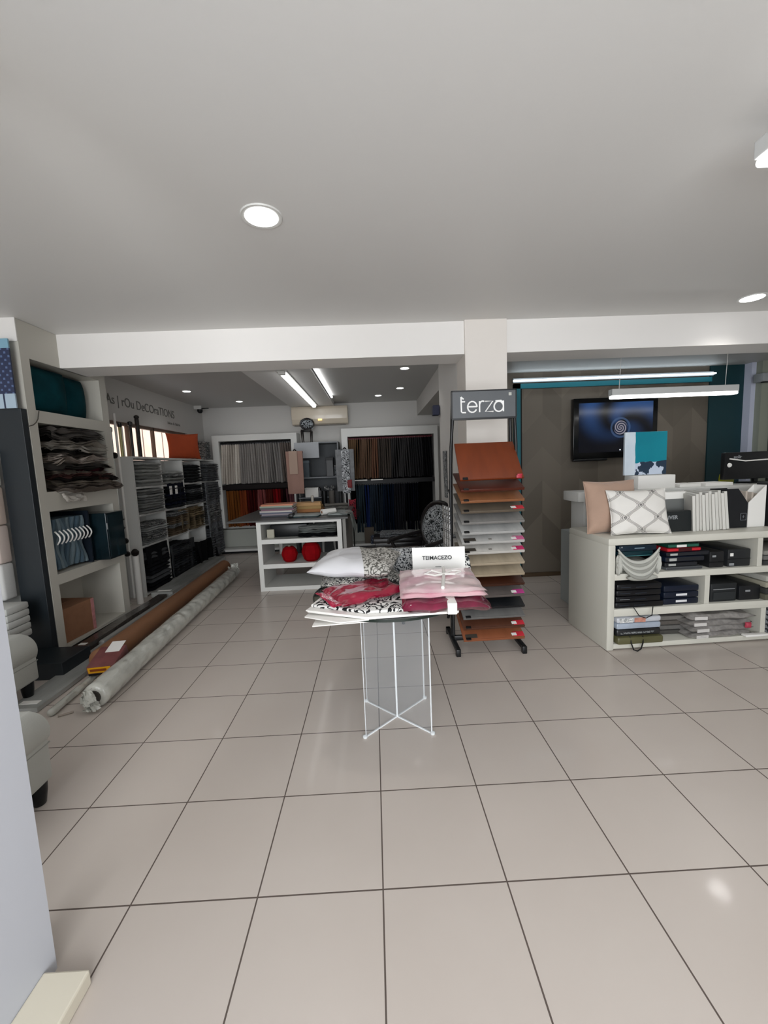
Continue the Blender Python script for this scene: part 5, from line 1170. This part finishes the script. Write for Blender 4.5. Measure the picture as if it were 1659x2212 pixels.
# magazine files: one black, one white, sloping away from each other
def magfile(label, x0, x1, flip, m, sq=False):
    t = thing('magazine_file', label, 'magazine file', cl(x0, .18, ZC), AC)
    W_ = x1-x0
    hi, lo = .34, .20
    prof = [(0, 0), (W_, 0), (W_, hi if flip else lo), (W_*(.75 if flip else .35), hi if flip else hi-.01), (0, lo if flip else hi)]
    if flip: prof = [(0, 0), (W_, 0), (W_, hi+.0), (0, lo)]
    else: prof = [(0, 0), (W_, 0), (W_, lo), (W_*.62, hi-.02), (.0, hi-.02)]
    Mx = Matrix(((1, 0, 0, 0), (0, 0, 1, 0), (0, 1, 0, 0), (0, 0, 0, 1)))
    MB().prism(prof, -.006, 0, M=Mx).build('front_side', m, t, 0)
    MB().prism(prof, .10, .106, M=Mx).build('rear_side', m, t, 0)
    MB().box(0, W_, 0, .10, 0, .006).box(0, .005, 0, .10, 0, lo if flip else hi-.02).box(W_-.005, W_, 0, .10, 0, hi if flip else lo).build('shell', m, t, 0)
    if sq:
        ms = mat('emblem_grey', '#70757a', .5); z0 = .06
        MB().box(.17, .22, -.0085, -.006, z0, z0+.003).box(.17, .22, -.0085, -.006, z0+.055, z0+.058).box(.17, .173, -.0085, -.006, z0, z0+.058).box(.217, .22, -.0085, -.006, z0, z0+.058).box(.187, .203, -.0085, -.006, z0+.027, z0+.031).box(.193, .197, -.0085, -.006, z0+.018, z0+.04).build('emblem', ms, t, 0)
    return t
xa_ = (ctop(1552, 1130, 3.25)-C0).x; xb_ = (ctop(1611, 1130, 3.25)-C0).x; xc_ = (ctop(1650, 1130, 3.25)-C0).x
magfile('black magazine file with small square emblem on the counter', xa_, xb_, False, mat('file_black', '#14161a', .4), True)
magfile('white magazine file right of the black one', xb_+.005, xc_, True, M_paper)
for k in range(5):
    t = thing('brochure', f'cream brochure inside the two magazine files, {ordn(k, 5, "leftmost", "rightmost", "from the left", "from the right")}', 'brochure', cl(xb_-.06+.03*k, .23, ZC+.01), AC, 'brochures in the magazine files', rot=(0, R(-10+5*k), AC))
    MB().box(-.008, .008, -.04, .03, 0, .285-.01*abs(k-2), .002).build('pages', mat('cream_pages', '#b9aea2', .6, noise_amt=.2, nscale=40, stretch=(30, 1, 1)), t, 0)
# black box and dark monitor at the right edge
t = thing('black_box', 'tall black box at the right edge of the counter', 'box', cl(xc_+.02, .16, ZC), AC)
MB().box(0, .4, 0, .12, 0, .36, .004).build('body', mat('bx_black', '#1b1c1e', .4), t, 0)
MB().box(.04, .12, -.003, 0, .03, .05).build('label', M_grey, t, 0)
p = P(1596, 1035, y=3.7)
t = thing('monitor', 'black monitor back with white cable and marks behind the magazine files', 'monitor', (p.x, 3.86, 1.2), R(4))
MB().box(.0, .7, 0, .05, .05, .31, .01).build('panel', mat('monitor_black', '#121315', .3), t)
MB().tube([(.04, -.01, .25), (.2, -.014, .225), (.45, -.012, .232), (.68, -.01, .235)], .006, 8).build('cable', M_paper, t)
MB().lathe([(.002, 0), (.022, .004), (.018, .014), (.002, .018)], n=14, M=Tm(.04, -.004, .19, rx=R(90))).build('knob', M_paper, t)
text('lettering', 'nolir', .045, M_grey, t, (.13, -.003, .265), (R(90), 0, 0))
MB().box(.25, .45, -.02, .12, 0, .02, .004).box(.33, .37, .01, .04, .02, .1).build('stand', M_dark, t)
# ---- tall reception desk behind
ZD = 1.205
dk = thing('reception_desk', 'tall white reception desk behind the display counter', 'desk', (0, 0, 0))
MB().box(1.92, 1.98, 3.70, 3.94, 0, ZD-.09, .006).build('end_panel', M_white, dk)
MB().box(1.98, 5.0, 3.72, 3.76, 0, ZD-.09).build('front_panel', M_white, dk, 0)
MB().box(1.85, 5.0, 3.66, 3.96, ZD-.09, ZD, .01).build('ledge', M_white, dk)
solo('side_cabinet', MB().box(0, .5, 0, .28, 0, .77, .004), mat('cabinet_grey', '#9da19f', .5), 'plain grey-white low cabinet standing behind the left end of the reception desk', 'cabinet', (1.98, 4.0, 0), ang=0)
# poster standee
p = P(1395, 1028, y=3.8)
mp2 = mat('sea_poster', '#0f7f90', .3); g = NG(mp2); x, y, z = g.sep()
n_ = g.noise(7, 4)
sea = g.mix(g.noise(3, 3), '#0d6f82', '#1590a0')
low = g.mix(g.m('GREATER_THAN', n_, .5), '#2a3a4c', '#c3cede')
c1 = g.mix(g.m('LESS_THAN', g.m('ADD', z, g.m('MULTIPLY', n_, .10)), .30), sea, low)
c1 = g.mix(g.m('LESS_THAN', x, g.m('ADD', -.115, g.m('MULTIPLY', n_, .02))), c1, g.mix(n_, '#b9c9d6', '#dfe6ec'))
g.col(c1)
t = thing('poster_stand', 'teal seaside picture board standing on a white base on the reception desk', 'poster', (p.x, 3.82, ZD), R(2))
MB().box(-.205, .205, -.012, .012, .13, .53, .002).build('picture', mp2, t, 0)
MB().box(-.13, .23, -.10, .10, 0, .125, .006).build('base', M_paper, t)
# papers on the ledge
for k, (px, w_, nm) in enumerate(((1470, .2, 'left'), (1530, .28, 'right'))):
    p = P(px, 1044, y=3.8)
    solo('paper_stack', MB().box(-w_/2, w_/2, -.1, .1, 0, .03, .003), M_paper, f'white paper stack on the reception desk ledge, {nm} one', 'paper', (p.x+.05, 3.84, ZD+.0005), (0, 0, R(4*k)), ang=0)
# yellow-green chair back
p = P(1591, 1030, y=4.5)
t = thing('office_chair', 'lime green chair whose back shows above the reception desk', 'chair', (p.x+.02, 4.4, 0), R(20))
mlg = mat('lime', '#8d8f10', .5)
MB().puff(.26, .50, .06, p=4, n=14, M=Tm(0, .2, 1.02, rx=R(92))).build('backrest', mlg, t, 70)
MB().puff(.46, .44, .08, p=4, n=12, M=Tm(0, 0, .47)).build('seat', mlg, t, 70)
MB().tube([(0, 0, .1), (0, 0, .44)], .03, 12).build('column', M_dark, t)
MB().tube([(0, .18, .46), (0, .24, .6), (0, .22, .82)], .02, 8).build('back_bar', M_dark, t)
for k in range(5): MB().tube([(0, 0, .1), (.28*math.cos(k*2*PI/5), .28*math.sin(k*2*PI/5), .035)], [.025, .018], 8).build('leg', M_dark, t)
# ---- television on the chevron wall
a = P(1238, 862, y=YO-.08); b = P(1416, 985, y=YO-.08)
t = thing('television', 'black wall television showing a blue swirl with a silver emblem', 'television', ((a.x+b.x)/2, YO-.08, b.z)); wv = b.x-a.x; hv = a.z-b.z
MB().box(-wv/2, wv/2, -.02, .05, 0, hv, .008).build('casing', mat('tv_black', '#08090a', .2), t)
MB().box(-.15, .15, .04, .078, hv*.3, hv*.7).build('wall_bracket', M_dark, t, 0)
mt_ = mat('tv_picture', '#0a1a3a', .2); g = NG(mt_); x, y, z = g.sep()
cz = hv*.5; dx = g.m('SUBTRACT', x, .06); dz = g.m('SUBTRACT', z, cz)
rr_ = g.m('SQRT', g.m('ADD', g.m('MULTIPLY', dx, dx), g.m('MULTIPLY', dz, dz)))
at = g.m('ARCTAN2', dz, dx)
sw_ = g.m('MULTIPLY', g.m('ADD', g.m('SINE', g.m('ADD', g.m('MULTIPLY', at, 3), g.m('MULTIPLY', rr_, 14))), 1), .5)
up_ = g.m('MULTIPLY', g.m('ADD', dz, .22), 1.9); up_ = g.m('MAXIMUM', g.m('MINIMUM', up_, 1), 0)
sw_ = g.m('MULTIPLY', sw_, up_)
col = g.mix(sw_, '#03060f', '#2c5590')
ring = g.m('MULTIPLY', g.m('LESS_THAN', g.m('ABSOLUTE', g.m('SUBTRACT', rr_, .115)), .012), .6); col = g.mix(ring, col, '#4f6b96')
ins = g.m('LESS_THAN', rr_, .085); stp = g.m('GREATER_THAN', g.m('SINE', g.m('ADD', g.m('MULTIPLY', rr_, 220), g.m('MULTIPLY', at, 2))), .1)
col = g.mix(ins, col, g.mix(stp, '#24304a', '#a9a3ad'))
g.nt.links.new(col, g.b.inputs['Emission Color']); g.b.inputs['Emission Strength'].default_value = .4; g.b.inputs['Base Color'].default_value = (.004, .004, .006, 1)
MB().box(-wv*.44, wv*.44, -.0215, -.0195, hv*.1, hv*.92).build('screen', mt_, t, 0)
MB().lathe([(.001, 0), (.006, .001), (.006, .003)], n=10, M=Tm(.06, -.0205, hv*.13, rx=R(90))).build('power_light', mat('power_light', '#dfe8ff', .4, emit=2), t)
MB().box(-wv/2, -.1, -.03, .03, -.03, -.0, .012).build('soundbar', M_dark, t)
# ---- pendant linear lamps
def pendant(label, x0, x1, y, z0, hh, en, cut=True, ceil=2.6, cables=(.08, .92)):
    t = thing('pendant_lamp', label, 'ceiling lamp', ((x0+x1)/2, y, z0)); L_ = x1-x0
    MB().box(-L_/2, L_/2, -.04, .04, .03, hh, .006).build('housing', mat('lamp_housing', '#c9cac8', .4), t, 0)
    MB().box(-L_/2+.004, L_/2-.004, -.038, .038, .0, .03, .012).build('diffuser', M_lampw, t)
    for c_ in cables:
        xx = -L_/2+L_*c_
        MB().tube([(xx-.015, 0, hh-.004), (xx, 0, ceil-z0)], .003, 6).build('cable', M_paper, t)
        MB().lathe([(.02, ceil-z0-.015), (.025, ceil-z0-.002), (.004, ceil-z0-.001)], c=(xx, 0, 0), n=12).build('ceiling_rose', M_grey, t)
    return t
a = P(1318, 862, y=4.45); b = P(1590, 850, y=4.45)
pendant('long white suspended linear lamp in front of the television', a.x, b.x, 4.45, a.z-.0, .10, 0)
a = P(1646, 350, y=1.62)
pendant('white suspended lamp cut by the right edge of the photograph, near the ceiling', a.x, a.x+1.3, 1.62, a.z, .095, 0, ceil=H, cables=(.1, .9))
# small sensor on the right pillar
p = P(1652, 815, y=4.9)
t = thing('wall_sensor', 'small grey box high on the sage pillar at the right edge', 'sensor', (p.x, 4.93, p.z))
MB().box(-.05, .12, -.06, .068, -.05, .05, .008).build('body', M_grey, t); MB().box(-.02, .1, -.05, .0, -.06, -.05, .003).build('lens', M_dark, t)
# blue box on the lateral beam wall
p = P(941, 887, y=6.4)
solo('junction_box', MB().box(-.04, .04, -.06, .06, -.06, .06, .004), mat('deep_blue', '#10183a', .5), 'small dark blue box high on the wall edge left of the sample rack sign', 'box', (xc0-.05, P(941, 887, x=xc0-.05).y, P(941, 887, x=xc0-.05).z), ang=0)
